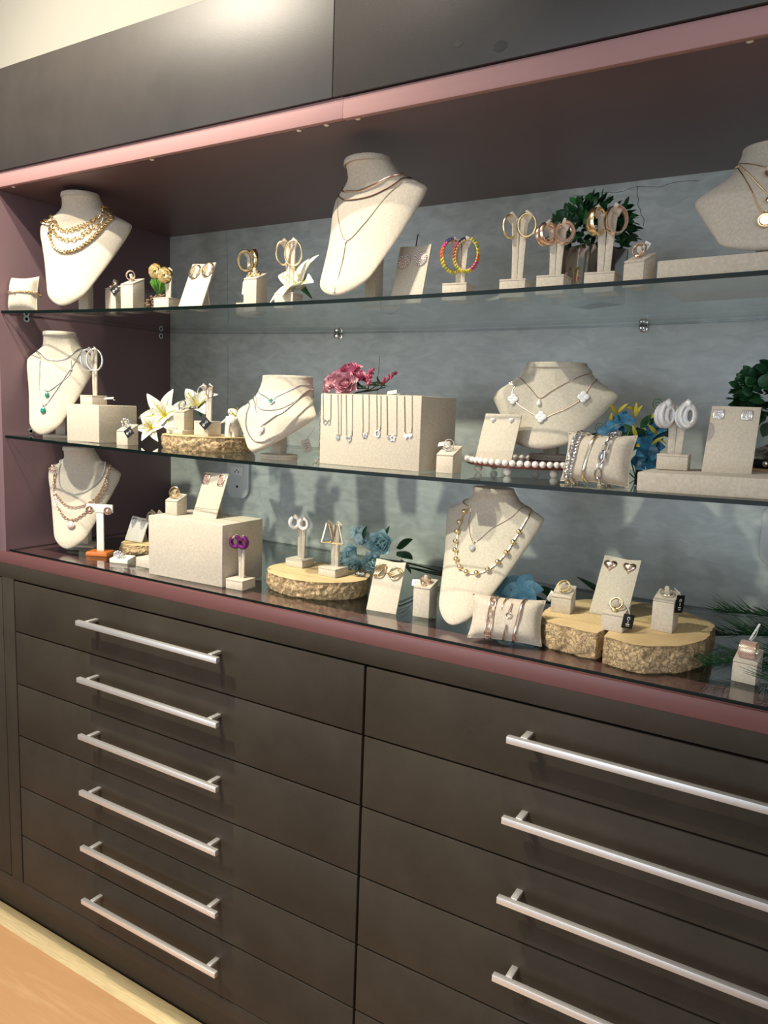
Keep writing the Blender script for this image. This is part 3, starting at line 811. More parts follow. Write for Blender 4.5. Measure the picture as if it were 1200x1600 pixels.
# right-hand bust on the plinth
t, inv = necklace('B3', 'shortest gold chain on the right-hand upper bust', [(1155.6, 257), (1180, 258.6), (1200, 262.4), (1225, 263), (1246, 255)], 'thin', .0007, GOLD)
pendant(t, inv, 'B3', 1203, 273, 'disc', ROSE, .0062)
t, inv = necklace('B3', 'middle gold chain with a small charm on the right-hand upper bust', [(1157, 260), (1182, 286), (1206, 306), (1232, 284), (1252, 257)], 'curb', .0009, GOLD)
pendant(t, inv, 'B3', 1202, 314, 'round', GOLD, .0045)
t, inv = necklace('B3', 'longest gold chain with a big coin on the right-hand upper bust', [(1150, 260), (1172, 294), (1195, 336), (1222, 306), (1256, 256)], 'thin', .0008, GOLD)
pendant(t, inv, 'B3', 1195, 347, 'disc', GOLD, .0092)
# low bust left of the big box
t, inv = necklace('B4', 'short silver chain with a dark clover charm, left of the big box', [(407.5, 616), (415, 620), (425, 626), (432.5, 620.6), (452.5, 610), (467.5, 602.5)], 'thin', .0006, SILVER)
pendant(t, inv, 'B4', 425.6, 628, 'clover', SILVER, .0056); pendant(t, inv, 'B4', 425.6, 627.5, 'clover', EMER, .0034, off=.0042, name='stone')
necklace('B4', 'plain fine silver chain curving below the dark clover charm', [(402, 624), (401, 632.5), (407.5, 639.4), (419, 641.5), (435, 640), (450, 634), (466, 624), (485, 610), (496, 607.5)], 'thin', .0006, SILVER)
t, inv = necklace('B4', 'silver satin cord with an angel pendant, left of the big box', [(399, 629), (400.6, 642.5), (409, 659), (413, 663), (430, 651), (447.5, 641), (472.5, 617.5), (492.5, 608)], 'thin', .0010, SILVER)
pendant(t, inv, 'B4', 410, 673, 'angel', PAVE, .0062, off=.003)
necklace('B4', 'longest silver bead chain on the bust left of the big box', [(391, 634), (386, 647.5), (385.6, 666), (391, 681), (399, 690), (410, 691), (420, 686), (440, 675.6), (455, 660), (472.5, 644), (487.5, 627.5), (496, 616)], 'curb', .0012, SILVER)
# low bust on the pearl tray
t, inv = necklace('B5', 'short fine chain with one pale oval drop on the bust above the pearl tray', [(816, 592.7), (830.7, 608.7), (844, 622.5), (862.7, 611), (894.7, 594), (922.7, 584.7)], 'thin', .0006, ROSE)
pendant(t, inv, 'B5', 842.7, 629.5, 'drop', MOP, .0048)
t, inv = necklace('B5', 'longer fine chain with three white clovers on the bust above the pearl tray', [(805, 603), (801, 622), (820, 639), (846, 653), (865, 647), (889, 636.7), (910.7, 622), (918.7, 608.7), (933, 594)], 'curb', .0008, ROSE)
for a, b in ((803, 624), (846, 652.5), (911.5, 621)): pendant(t, inv, 'B5', a, b, 'clover', MOP, .0088, off=.0025)
# corner bust on the counter
necklace('B6', 'row of clear stones, shortest necklace on the counter corner bust', [(96, 724.6), (92.5, 736), (93.4, 755), (99.5, 766.6), (113.5, 772), (129, 770), (143, 762), (155.5, 750), (164, 731), (166, 722)], 'tennis', .0017, PAVE)
necklace('B6', 'plain gold link chain, middle necklace on the counter corner bust', [(90, 732), (86.5, 750), (87, 769), (96, 783), (106.5, 791), (119, 793), (136, 787.6), (152, 776), (162.5, 757), (171, 731)], 'link', .0019, ROSE)
t, inv = necklace('B6', 'longest gold link chain with a round medal on the counter corner bust', [(88, 737), (85.5, 755), (87, 778), (94, 797), (103, 809.5), (112, 813), (122, 810), (138, 797), (152, 783), (166, 759), (175, 728)], 'link', .0021, ROSE)
pendant(t, inv, 'B6', 112, 821, 'disc', ROSE, .0085, off=.003)
# counter bust with balls
tree = BVHS['B7'][0]
bx = [(727.5, 801), (720, 817), (716.6, 832), (714.5, 847), (713.7, 861), (715, 875), (720, 887), (730, 895), (745.7, 897), (762.6, 891), (778, 879), (791, 864.4), (802, 848), (811, 832)]
t, inv = necklace('B7', 'gold necklace of fourteen shiny balls joined by bars on the tall counter bust', [(734, 792)]+bx+[(818, 820), (832, 799)], 'thin', .0011, GOLD)
for a, b in bx:
    p, n = on_bust('B7', a, b, .0046); obj('ball', MB().ball((0, 0, 0), .0046, 16, 10), GOLD, t, M=inv @ Matrix.Translation(p))
t, inv = necklace('B7', 'fine chain with a single round crystal on the tall counter bust', [(736, 793), (733, 817), (741, 847), (769.7, 825.7), (800, 807.5), (819.5, 792)], 'thin', .0005, ROSE)
pendant(t, inv, 'B7', 738.6, 857, 'round', PAVE, .0050, off=.003); pendant(t, inv, 'B7', 741, 848.5, 'round', GOLD, .0020, name='bail')
# bust with green drops
necklace('B8', 'grey satin line, shortest necklace on the bust with green stones', [(65, 553), (73.7, 560.7), (91, 563.5), (108, 557.4), (128, 545.5)], 'flat', .0013, SILVER)
t, inv = necklace('B8', 'silver chain with the smaller, upper green drop', [(63, 555), (62.5, 576), (66, 599.7), (74.8, 611.6), (95, 597.5), (111.6, 578), (130, 545.5)], 'thin', .0007, SILVER)
pendant(t, inv, 'B8', 74.8, 616.6, 'drop', EMER, .0062)
pendant(t, inv, 'B8', 111.6, 577.5, 'round', PAVE, .0022, name='stone'); pendant(t, inv, 'B8', 95.5, 597, 'round', PAVE, .0022, name='stone')
t, inv = necklace('B8', 'silver chain with the larger, lower green drop', [(64, 560), (62, 590), (62.5, 609), (69, 634), (86.7, 612.7), (102, 589), (117, 567), (129.5, 548)], 'thin', .0007, SILVER)
pendant(t, inv, 'B8', 69, 640.4, 'drop', EMER, .0078)
# ================================================================ plants and flowers
LEAF = mat('leaf_green', '#2f6b34', .4, var=.35, scale=60, spec=.5)
LEAFD = mat('leaf_dark', '#1b4526', .4, var=.45, scale=70, spec=.5)
LEAFY = mat('leaf_yellow_green', '#a89a22', .5, var=.3, scale=80)
SUCC = mat('succulent_green', '#3f8a35', .38, var=.3, scale=50, col2='#7fbf4a')
LILYW = mat('lily_white', '#f1f0e8', .5, var=.03, scale=60, sheen=.1)
LILYG = mat('lily_vein', '#c9c81e', .55)
LILYS = mat('lily_stamen', '#d8b32a', .5)
PINKP = mat('peony_pink', '#cf4f7c', .55, var=.3, scale=90, col2='#eda3ba')
PINKL = mat('peony_pale', '#dd7f9b', .55, var=.3, scale=80, col2='#f5cdd2')
PINKB = mat('pink_bud', '#b8305a', .5, var=.3, scale=150, col2='#dd6a86')
BLUEP = mat('pale_blue_petal', '#b4e0e6', .55, var=.1, scale=60, col2='#dcf2f3')
TEALP = mat('teal_petal', '#0b4c76', .5, var=.4, scale=60, col2='#1d7aa3')
SKYP = mat('sky_petal', '#7cc6ea', .5, var=.15, scale=50, col2='#a0d6ee')
STEM = mat('stem_green', '#26351f', .5)
PEBB = mat('pebble', '#b98e72', .6, var=.4, scale=120, col2='#8d6a55')
def petal(b, M, L, Wd, curl=.5, cup=.2, nu=6, nv=4, tip=1.0, ruffle=0):
    def f(u, v):
        w = Wd*math.sin(PI*min(1, u**.75*.97+.02))**.8*(1 if tip == 1 else 1)
        x = (v-.5)*w; a = curl*u
        y = L*u*math.cos(a); z = L*u*math.sin(a) + cup*abs(v-.5)**2*4*w*.5
        return M @ V((x, y, z+ruffle*math.sin(14*v+9*u)*u))
    b.grid(nu, nv, f)
def direction(d, roll=0):
    """matrix whose local +Y points along d"""
    d = V(d).normalized(); q = V((0, 1, 0)).rotation_difference(d)
    return q.to_matrix().to_4x4() @ Matrix.Rotation(roll, 4, 'Y')
def lily(label, c, axis, size=.05, group='white lilies'):
    t = thing('lily', label, 'flower', loc=c, group=group)
    A = V((0, 0, 1)).rotation_difference(V(axis).normalized()).to_matrix().to_4x4()
    pb, vb, sb = MB(), MB(), MB()
    for k in range(6):
        e = .55 if k % 2 else .75
        M = A @ Matrix.Rotation(k*PI/3, 4, 'Z') @ Matrix.Rotation(PI/2-e, 4, 'X')
        petal(pb, M, size, size*.50, curl=-.55, cup=.35, nu=10, nv=6, ruffle=size*.012)
        def vein(u): a = -.55*u; return M @ V((0, size*u*math.cos(a), size*u*math.sin(a)+.0006))
        vb.tube([vein(.05+.75*i/8) for i in range(9)], [size*.030*(1-.8*i/8)+.0002 for i in range(9)], 6, flat=.8)
        tip = A @ V((.22*size*math.cos(k), .22*size*math.sin(k), .62*size))
        sb.tube([A @ V((0, 0, .02*size)), tip*.6, tip], .0005, 5); sb.ball(tip, .0016, 6, 4)
    obj('petals', pb, LILYW, t, ang=80); obj('veins', vb, LILYG, t); obj('stamens', sb, LILYS, t)
    c_ = MB().lathe([(.0012, -.35*size), (.004, -.12*size), (.006, .02*size)], 10, M=A); obj('throat', c_, LEAF, t)
    return t
def rose_head(b, c, axis, R, layers=4, openness=1.0):
    A = Matrix.Translation(c) @ V((0, 0, 1)).rotation_difference(V(axis).normalized()).to_matrix().to_4x4()
    for l in range(layers):
        n = 3+l; f = (l+1)/layers
        for k in range(n):
            M = A @ Matrix.Rotation(2*PI*k/n+l*.7, 4, 'Z') @ Matrix.Translation((0, R*.12*l/layers, 0)) @ Matrix.Rotation(1.45-1.0*f*openness, 4, 'X')
            petal(b, M, R*(.75+.35*f), R*(.75+.45*f), curl=.55-.5*f, cup=.6, nu=6, nv=5, ruffle=R*.03)
def leaf(b, p, d, L, Wd, roll=0, curl=-.4):
    petal(b, Matrix.Translation(p) @ direction(d, roll), L, Wd, curl=curl, cup=-.25, nu=5, nv=2)
def bush(b, c, r, n, L, Wd, seed=1, zmin=-.4):
    rnd = random.Random(seed)
    for i in range(n):
        while True:
            d = V((rnd.uniform(-1, 1), rnd.uniform(-1, 1), rnd.uniform(zmin, 1)))
            if .1 < d.length < 1: break
        d.normalize(); q = rnd.uniform(.55, 1)
        p = V(c)+V((d.x*r[0], d.y*r[1], d.z*r[2]))*q
        dd = d+V((rnd.uniform(-.8, .8), rnd.uniform(-.8, .8), rnd.uniform(-.25, .7)))
        k = rnd.uniform(.75, 1.2); leaf(b, p, dd, L*k, Wd*k, rnd.uniform(-1, 1))

# ================================================================ upper shelf, left to right
gold_front = V((0, -1, 0))
MC = anchor(-.186, .030, S1(-.186, .03)+.0362, 8) @ Matrix.Rotation(-.12, 4, 'X')
cushion('grey cream cushion with a gold bracelet at the left end of the upper shelf', MC, .082, .074, .036)
t = thing('bracelet', 'gold bracelet with a clear stone on the leftmost upper cushion', 'bracelet', group='bracelets on cushions')
obj('chain', chain_mesh(cushion_loop(MC, .02, .082, .074, .036, off=.0022, vertical=False), 'rope', .0022), GOLD, t)
obj('stone', MB().ball(MC @ (cushion_pt(-.15, .02, -1, .082, .074, .036)+V((0, -.0035, 0))), .0034, 10, 6), CRYSTAL, t)

M, Tp = ring_block('narrow tall ring block with a black tag, right of the corner bust', .0070, .1146, S1(.007, .11), 3.8, .031, .030, .055, .067)
finger_ring('gold ring with a round bead on the narrow tall block with a black tag', Tp, 'bead', ROSE, tilt=.5, turn=-.5)
tag_card('black tag hanging on the tall ring block beside the corner bust', M @ V((.020, -.0205, .049)), .25, .95, 0, True, string=M @ V((.004, -.010, .070)))
M, Tp = ring_block('wide tall ring block on the upper shelf, directly left of the small succulent', .1087, .0726, S1(.109, .07), 2, .0345, .031, .055, .069)
finger_ring('pale gold band ring standing on the wide tall block left of the succulent', Tp, 'knot', ROSE, tilt=1.15, turn=.4, lift=.004)

# succulent in a glass cube
pc = V((.099, .152, S1(.099, .15)))
t = thing('succulent_planter', 'small green succulent in a square glass pot of pebbles on the upper shelf', 'plant', loc=pc)
g = MB(); w_ = .05
for s in (-1, 1): g.box((s*w_/2, 0, .026), (.0025, w_, .052)); g.box((0, s*w_/2, .026), (w_, .0025, .052))
g.box((0, 0, .002), (w_, w_, .004))
obj('glass_pot', g, GLASS, t)
pb = MB(); rnd = random.Random(3)
for i in range(150):
    pb.ball((rnd.uniform(-.021, .021), rnd.uniform(-.021, .021), .006+.038*i/150), rnd.uniform(.0028, .0042), 6, 4, (1, .8, .7))
o = obj('pebbles', pb, PEBB, t); o['kind'] = 'stuff'
lb = MB(); rnd = random.Random(5)
for i in range(46):
    a = i*2.4; e = .75+.7*i/46; d = V((math.cos(a)*math.cos(e), math.sin(a)*math.cos(e), math.sin(e))); L = .040*(.70+.35*i/46)
    lb.tube([V((0, 0, .046)), V((0, 0, .048))+d*L*.4, V((0, 0, .048))+d*L*.8, V((0, 0, .048))+d*L], [.0025, .0042, .0032, .0006], 7)
obj('succulent_leaves', lb, SUCC, t)

# stand with gold flower earrings
M, tp = v_stand('low earring stand with big gold flower earrings on the upper shelf', .1994, .0802, S1(.199, .08), 2.5, .0400, .034, .0265, .083, .013)
def flower_earring(label, P, r):
    t = thing('flower_earring', label, 'earring', M=Matrix.Translation(P) @ Matrix.Rotation(.35, 4, 'Z'), group='gold flower earrings')
    b = MB()
    for k in range(5): petal(b, Matrix.Rotation(PI/2, 4, 'X') @ Matrix.Rotation(k*PI*.4, 4, 'Z') @ Matrix.Rotation(.22, 4, 'X'), r*1.05, r*1.5, curl=.5, cup=.5, nu=6, nv=5)
    for k in range(3): petal(b, Matrix.Rotation(PI/2, 4, 'X') @ Matrix.Rotation(k*PI/1.5+.4, 4, 'Z') @ Matrix.Rotation(.7, 4, 'X'), r*.7, r*1.0, curl=.7, cup=.6, nu=5, nv=5)
    obj('petals', b, PALEGOLD, t, ang=80)
    obj('centre', MB().ball((0, -.003, 0), r*.25, 10, 6), PALEGOLD, t)
flower_earring('left of two big gold flower earrings on the low stand', tp[0].to_translation()+V((-.007, -.006, -.001)), .0190)
flower_earring('right of two big gold flower earrings on the low stand', tp[1].to_translation()+V((.003, -.010, -.011)), .0200)

F = slant_card('cream slanted card with two faceted gold discs on the upper shelf', .2985, .0412, S1(.2985, .05), .5, .060, .0975, 23.6)
stud('left faceted gold disc earring on the cream slanted card', F, -.0155, .079, 'facet', GOLD_S, .0150)
stud('right faceted gold disc earring on the cream slanted card', F, .0165, .081, 'facet', GOLD_S, .0150)

M2, tp = v_stand('earring stand with thick gold hoops, behind a tall ring block', .333, .172, S1(.333, .17), 4, .042, .036, .024, .128, .014)
hoop('left thick twisted gold hoop behind the stacked gold ring', tp[0], .0185, .0034, GOLD, turn=.5, sx=.75, rx=.0048)
hoop('right thick gold hoop behind the stacked gold ring', tp[1], .0185, .0030, GOLD, turn=-.55, sx=.95, rx=.0044)
M, Tp = ring_block('tall ring block with stacked gold bands and a white tag on the upper shelf', .3907, .1210, S1(.39, .12), 2, .0305, .033, .0605, .0745)
finger_ring('wide gold leaf band on the tall block with a white tag', Tp, 'twist', GOLD, lift=.002)
t_ = finger_ring('upper gold band of the stack on the tall block with a white tag', Tp, 'knot', GOLD, lift=.0055, turn=-.6)
tag_card('white tag hanging down the left side of the tall block with gold bands', M @ V((-.0195, -.012, .044)), -.5, .35, 0, False, .008, .024, string=M @ V((-.012, -.010, .068)))

M, tp = v_stand('tall forked stand with slim gold hoops, left of the white lily', .4899, .0964, S1(.49, .1), 6.8, .0385, .034, .027, .121, .0145)
hoop('left slim gold oval hoop on the stand beside the upper lily', tp[0], .0200, .0017, GOLD, turn=.75, sx=.62)
hoop('right slim gold oval hoop on the stand beside the upper lily', tp[1], .0215, .0018, GOLD, turn=.30, sx=.74)
lily('white lily lying on the upper shelf, half behind the central bust', (.499, .128, S1(.5, .13)+.040), (-.25, -.70, .60), .068)

F = slant_card('slanted card with two round stone rosettes, right of the central bust', .7363, .0880, S1(.736, .09), -2.4, .0597, .0995, 15.4, easel=ACRYL)
stud('left round stone rosette earring on the slanted card beside the central bust', F, -.0165, .073, 'rosette', ROSE, .0125)
stud('right round stone rosette earring on the slanted card beside the central bust', F, .0145, .0745, 'rosette', ROSE, .0125)
tl = thing('chain_tail', 'dark chain end hanging behind the central bust down to the upper shelf', 'necklace', loc=(.65, .2, 1.5))
obj('chain', chain_mesh([p-V((.65, .2, 1.5)) for p in smooth_path([V((.690, .205, 1.606)), V((.686, .206, 1.585)), V((.684, .204, 1.555)), V((.676, .203, 1.525)), V((.655, .201, S1(.655, .2)+.004)), V((.62, .215, S1(.62, .21)+.002))], 8)], 'curb', .0013, False), DARKCHAIN, tl)

# coloured hoops
GEMC = [mat('gem_'+n, c, .08, spec=.9, coat=.8) for n, c in (('yellow', (.75, .55, .03, 1)), ('orange', (.75, .16, .02, 1)), ('pink', (.65, .05, .20, 1)), ('green', (.30, .42, .03, 1)), ('navy', (.02, .03, .12, 1)))]
def rainbow(label, Mt, turn, R=.0235):
    t = hoop(label, Mt, R, .0018, GOLD, turn=turn, sx=.78, rx=.0026, gap=.15, group='rainbow stone hoops')
    order = [4, 4, 4, 2, 2, 1, 1, 1, 0, 0, 0, 3, 0, 0, 3, 0, 0, 2, 2, 2, 1, 1, 0, 0, 3, 0, 3, 0]
    for k in range(28):
        a = PI/2+.22+k*(2*PI-.45)/28; b = MB()
        for s, rr in ((-1, .0020), (0, .0024), (1, .0020)): b.ball(((R+.0016+.0007*(s == 0))*.80*math.cos(a+.04*s), s*.0034-.0006, (R+.0016+.0007*(s == 0))*math.sin(a+.04*s)), rr, 7, 5)
        obj('gem', b, GEMC[order[k]], t)
M, tp = v_stand('low forked stand with rainbow stone hoops on the upper shelf', .8237, .1060, S1(.824, .1), 3.8, .0410, .041, .0268, .0975, .0155)
rainbow('left hoop set with rainbow coloured stones', tp[0], .95)
rainbow('right hoop set with rainbow coloured stones', tp[1], .10)
tag_card('small white tag lying on the upper shelf behind the stand with rainbow hoops', V((.862, .15, S1(.862, .15)+.009)), .2, 1.2, -.9, False, .010, .022)

M, tp = v_stand('tallest narrow forked stand with small gold hoops, left of the rose gold hoops', .9183, .1081, S1(.918, .1), 3.5, .0404, .038, .0273, .126, .0175)
hoop('left small braided gold hoop on the tall narrow stand', tp[0], .0165, .0020, GOLD_S, turn=1.05, sx=.8, rx=.0024)
hoop('right small gold hoop with stones on the tall narrow stand', tp[1], .0165, .0022, GOLD, turn=.5, sx=.8, rx=.0026)
M, tp = v_stand('forked stand with double rose gold hoops in front of the mirrored planter', .9807, .0993, S1(.98, .1), 0, .0414, .037, .0275, .106, .0175)
for k, s, a in ((0, 'left', 1.0), (1, 'right', .35)):
    h = hoop(s+' chunky double rose gold hoop in front of the mirrored planter', tp[k], .0140, .0036, ROSE, turn=a, sx=.9, rx=.0052, gap=.6)
    obj('second_band', MB().torus((0, .0085, -.001), .0130, .0032, n=36, m=8, sx=.9, rx=.0032, a0=PI/2+.6, a1=PI*2.4), ROSE, h)
M, tp = v_stand('tall forked stand with wide polished gold hoops, right of the mirrored planter', 1.0493, .1091, S1(1.05, .1), 1.4, .0429, .040, .0282, .121, .0190)
hoop('left wide polished gold hoop in front of the green plant', tp[0], .0175, .0026, GOLD, turn=1.1, sx=.78, rx=.0072, gap=.4)
hoop('right wide polished gold hoop in front of the green plant', tp[1], .0180, .0026, ROSE, turn=.65, sx=.8, rx=.0074, gap=.5)

# mirrored planter
MIRR = mat('mirror_glass', (.82, .82, .80, 1), .08, 1)
t = thing('mirrored_planter', 'leafy green plant in a square mirrored glass pot on the upper shelf', 'plant', M=anchor(.9985, .2118, S1(.9985, .21), -30))
for k in range(4):
    obj('mirror_pane', MB().box((0, -.0385, .042), (.080, .003, .084)), MIRR, t, M=Matrix.Rotation(k*PI/2, 4, 'Z'), bev=.0006)
obj('soil', MB().box((0, 0, .0375), (.074, .074, .075)), STEM, t)
b = MB(); bush(b, (0, 0, .110), (.066, .062, .048), 330, .017, .013, 4, -.22); obj('leaves', b, LEAFD, t, ang=80)
b = MB(); bush(b, (0, 0, .112), (.068, .064, .050), 80, .016, .012, 9, -.2); obj('young_leaves', b, LEAF, t, ang=80)

M, Tp = ring_block('ring block with a knotted rose gold ring beside the plinth on the upper shelf', 1.1060, .0818, S1(1.106, .08), -13, .029, .033, .0350, .0495)
finger_ring('knotted rose gold ring on the block beside the upper plinth', Tp, 'knot', ROSE, tilt=.75, lift=.004)
tag_card('white tag folded behind the knotted rose gold ring', M @ V((.004, .008, .058)), .3, .5, 0, False, .008, .010, string=M @ V((-.003, 0, .052)))
t = tag(obj('plinth', MB().box((0, 0, .0146), (.29, .18, .0292)), SUEDE, M=Matrix.Translation((1.1353+.145, .1465, S1(1.28, .14)+.0004)) @ Matrix.Rotation(-.0235, 4, 'Y'), bev=.002), 'long low suede plinth under the bust at the right end of the upper shelf', 'plinth')
# ================================================================ wood slices
def bark_mat():
    m, nt, b = new_mat('bark'); N, L = nt.nodes, nt.links
    tc = N.new('ShaderNodeTexCoord'); nz = N.new('ShaderNodeTexNoise'); nz.inputs['Scale'].default_value = 45; nz.inputs['Detail'].default_value = 9; nz.inputs['Roughness'].default_value = .7
    L.new(tc.outputs['Object'], nz.inputs['Vector'])
    ad = N.new('ShaderNodeMixRGB'); ad.blend_type = 'ADD'; ad.inputs[0].default_value = .045; L.new(tc.outputs['Object'], ad.inputs[1]); L.new(nz.outputs['Color'], ad.inputs[2])
    vo = N.new('ShaderNodeTexVoronoi'); vo.feature = 'DISTANCE_TO_EDGE'; vo.inputs['Scale'].default_value = 120; L.new(ad.outputs[0], vo.inputs['Vector'])
    rp = N.new('ShaderNodeValToRGB'); e = rp.color_ramp.elements
    e[0].position = .0; e[0].color = srgb('#8f775a'); e[1].position = .06; e[1].color = srgb('#dcc49c')
    L.new(vo.outputs['Distance'], rp.inputs[0])
    mx = N.new('ShaderNodeMix'); mx.data_type = 'RGBA'; mx.blend_type = 'MULTIPLY'; mx.inputs[0].default_value = .6
    r2 = N.new('ShaderNodeValToRGB'); e = r2.color_ramp.elements; e[0].position = .35; e[0].color = srgb('#c0ab92'); e[1].position = .65; e[1].color = srgb('#fff8ea')
    L.new(nz.outputs['Fac'], r2.inputs[0]); L.new(rp.outputs[0], mx.inputs[6]); L.new(r2.outputs[0], mx.inputs[7]); L.new(mx.outputs[2], b.inputs['Base Color'])
    b.inputs['Roughness'].default_value = .85
    sm = N.new('ShaderNodeMath'); sm.operation = 'MINIMUM'; sm.inputs[1].default_value = .12; L.new(vo.outputs['Distance'], sm.inputs[0])
    bp = N.new('ShaderNodeBump'); bp.inputs['Strength'].default_value = .7; bp.inputs['Distance'].default_value = .010; L.new(sm.outputs[0], bp.inputs['Height'])
    b2 = N.new('ShaderNodeBump'); b2.inputs['Strength'].default_value = .9; b2.inputs['Distance'].default_value = .006; L.new(nz.outputs['Fac'], b2.inputs['Height']); L.new(bp.outputs[0], b2.inputs['Normal'])
    L.new(b2.outputs[0], b.inputs['Normal']); return m
def cut_mat():
    m, nt, b = new_mat('cut_wood'); N, L = nt.nodes, nt.links
    tc = N.new('ShaderNodeTexCoord'); nz = N.new('ShaderNodeTexNoise'); nz.inputs['Scale'].default_value = 14; nz.inputs['Detail'].default_value = 3
    L.new(tc.outputs['Object'], nz.inputs['Vector'])
    ln = N.new('ShaderNodeVectorMath'); ln.operation = 'LENGTH'; L.new(tc.outputs['Object'], ln.inputs[0])
    ma = N.new('ShaderNodeMath'); ma.operation = 'MULTIPLY_ADD'; ma.inputs[1].default_value = .045; L.new(nz.outputs['Fac'], ma.inputs[0]); L.new(ln.outputs['Value'], ma.inputs[2])
    mu = N.new('ShaderNodeMath'); mu.operation = 'MULTIPLY'; mu.inputs[1].default_value = 900; L.new(ma.outputs[0], mu.inputs[0])
    sn = N.new('ShaderNodeMath'); sn.operation = 'SINE'; L.new(mu.outputs[0], sn.inputs[0])
    rp = N.new('ShaderNodeMapRange'); rp.inputs[1].default_value = -1; rp.inputs[2].default_value = 1; L.new(sn.outputs[0], rp.inputs[0])
    mx = N.new('ShaderNodeMix'); mx.data_type = 'RGBA'; mx.inputs[6].default_value = srgb('#d2b888'); mx.inputs[7].default_value = srgb('#dac293'); L.new(rp.outputs[0], mx.inputs[0])
    n3 = N.new('ShaderNodeTexNoise'); n3.inputs['Scale'].default_value = 9; L.new(tc.outputs['Object'], n3.inputs['Vector'])
    m2 = N.new('ShaderNodeMix'); m2.data_type = 'RGBA'; m2.inputs[7].default_value = srgb('#a58660'); L.new(mx.outputs[2], m2.inputs[6])
    mr = N.new('ShaderNodeMapRange'); mr.inputs[1].default_value = .5; mr.inputs[2].default_value = .75; mr.inputs[4].default_value = .6; L.new(n3.outputs['Fac'], mr.inputs[0]); L.new(mr.outputs[0], m2.inputs[0])
    L.new(m2.outputs[2], b.inputs['Base Color']); b.inputs['Roughness'].default_value = .7; return m
BARK = bark_mat(); CUT = cut_mat()
def wood_slice(label, c, rx, ry, h, seed, radii=None, cleft=None, flare=.004):
    """slice of a log: radii = [(angle deg, radius)] or an ellipse; cleft = angle of a drying crack open to the rim"""
    t = thing('wood_slice', label, 'wood slice', loc=c, group='wood slices')
    n = 220; out = []
    for i in range(n):
        a = -PI+2*PI*i/n
        if radii:
            R = sorted(radii); d = math.degrees(a)
            for k in range(len(R)):
                a0, r0 = R[k-1]; a1, r1 = R[k]
                if k == 0: a0 -= 360
                if a0 <= d <= a1: break
            else: a0, r0 = R[-1]; a1, r1 = R[0][0]+360, R[0][1]
            f = (d-a0)/(a1-a0); f = f*f*(3-2*f); r = r0+(r1-r0)*f
            p = V((r*math.cos(a), r*math.sin(a), 0))
        else: p = V((rx*math.cos(a), ry*math.sin(a), 0))
        q = mnoise.noise(V((p.x*18+seed, p.y*18, seed)))*.03 + mnoise.noise(V((p.x*70+seed, p.y*70, seed)))*.012
        p *= 1+q
        if cleft is not None:
            da = abs((math.degrees(a)-cleft+180) % 360-180)
            if da < 2.2: p *= .25+.75*(da/2.2)**1.5
        out.append(p)
    rings = []; m = 12
    for j in range(m+1):
        z = h*j/m; ring = []
        for p in out:
            d = p.normalized(); b_ = mnoise.noise(V((p.x*140, p.y*140, z*150+seed)))*.0035+mnoise.noise(V((p.x*320, p.y*320, z*320+seed)))*.0018
            k = .006*(1-math.sin(PI*min(1, max(0, (j/m)*.9+.1))))*(.5 if j == m else 1)
            ring.append(p+d*(b_*(0.3 if j in (0, m) else 1)-k*.5-(flare*(1-j/m) if flare else 0)) + V((0, 0, z)))
        rings.append(ring)
    obj('bark', MB().loft(rings, True, False), BARK, t, ang=70)
    tr = [V((p.x, p.y, h)) for p in rings[-1]]
    inner = [V((p.x*.965, p.y*.965, h+.0008)) for p in tr]
    obj('cut_face', MB().loft([tr, inner], False, True), CUT, t, ang=30)
    return t

# ================================================================ lower shelf, left to right
def suede_box(name, label, x, y, z, yaw, w, d, h, cat='display block', group=None, mt=None):
    o = obj(name, MB().box((0, 0, h/2), (w, d, h)), mt or SUEDE, M=anchor(x, y, z, yaw), bev=.0016); tag(o, label, cat, group); return o
suede_box('display_block', 'square suede block on the lower shelf, in front of the bust with green stones', -.0307, .1049, S2(-.03, .1), .6, .1045, .102, .0794, group='suede display blocks')
zf = S2(-.03, .1)+.0794
M, tp = v_stand('forked stand with silver hoops on top of the square suede block', -.039, .090, zf, -2, .042, .038, .020, .122, .0135)
hoop('left silver oval hoop above the square suede block', tp[0], .0225, .0021, SILVER, turn=1.0, sx=.72)
hoop('right silver oval hoop above the square suede block', tp[1], .0230, .0021, SILVER, turn=.55, sx=.74)
tag_card('thin white tag sticking out beside the base of the silver hoop stand', V((.0, .099, zf+.0150)), .2, 1.45, -.9, False, .006, .022)
M, Tp = ring_block('small ring block with a black tag, in front of the white lilies', .0794, .0804, S2(.08, .08), 3.5, .0320, .030, .0302, .044)
finger_ring('twisted silver ring standing upright on the block before the lilies', Tp, 'twist', SILVER, tilt=1.15, turn=.2, lift=.002)
tag_card('black tag hanging on the small ring block before the lilies', M @ V((.021, -.016, .028)), .30, .95, 0, True, string=M @ V((.006, -.008, .046)))
lily('big white lily on the lower shelf facing the front, left of the wood slice', (.060, .205, 1.268), (.30, -.90, .22), .062)
lily('small drooping white lily near the glass, left of the wood slice', (.075, .150, 1.240), (.40, -.85, .15), .037)
lily('white lily behind the ring block on the wood slice', (.130, .235, 1.285), (.1, -.55, .75), .062)
lily('rearmost white lily, behind the stand on the wood slice', (.232, .258, 1.262), (-.1, -.6, .75), .046)
wood_slice('round bark-edged wood slice on the lower shelf, carrying a ring block and an ornament', (.235, .16, S2(.235, .16)), .105, .088, .029, 2.3)
zs = S2(.235, .16)+.0299
suede_box('ring_tray', 'flat suede tray on the wood slice of the lower shelf', .186, .128, zs, 0, .046, .036, .0095, cat='tray')
M, Tp = ring_block('ring block standing on the flat suede tray on the wood slice', .189, .1325, zs+.0095, 0, .031, .026, .038, .046)
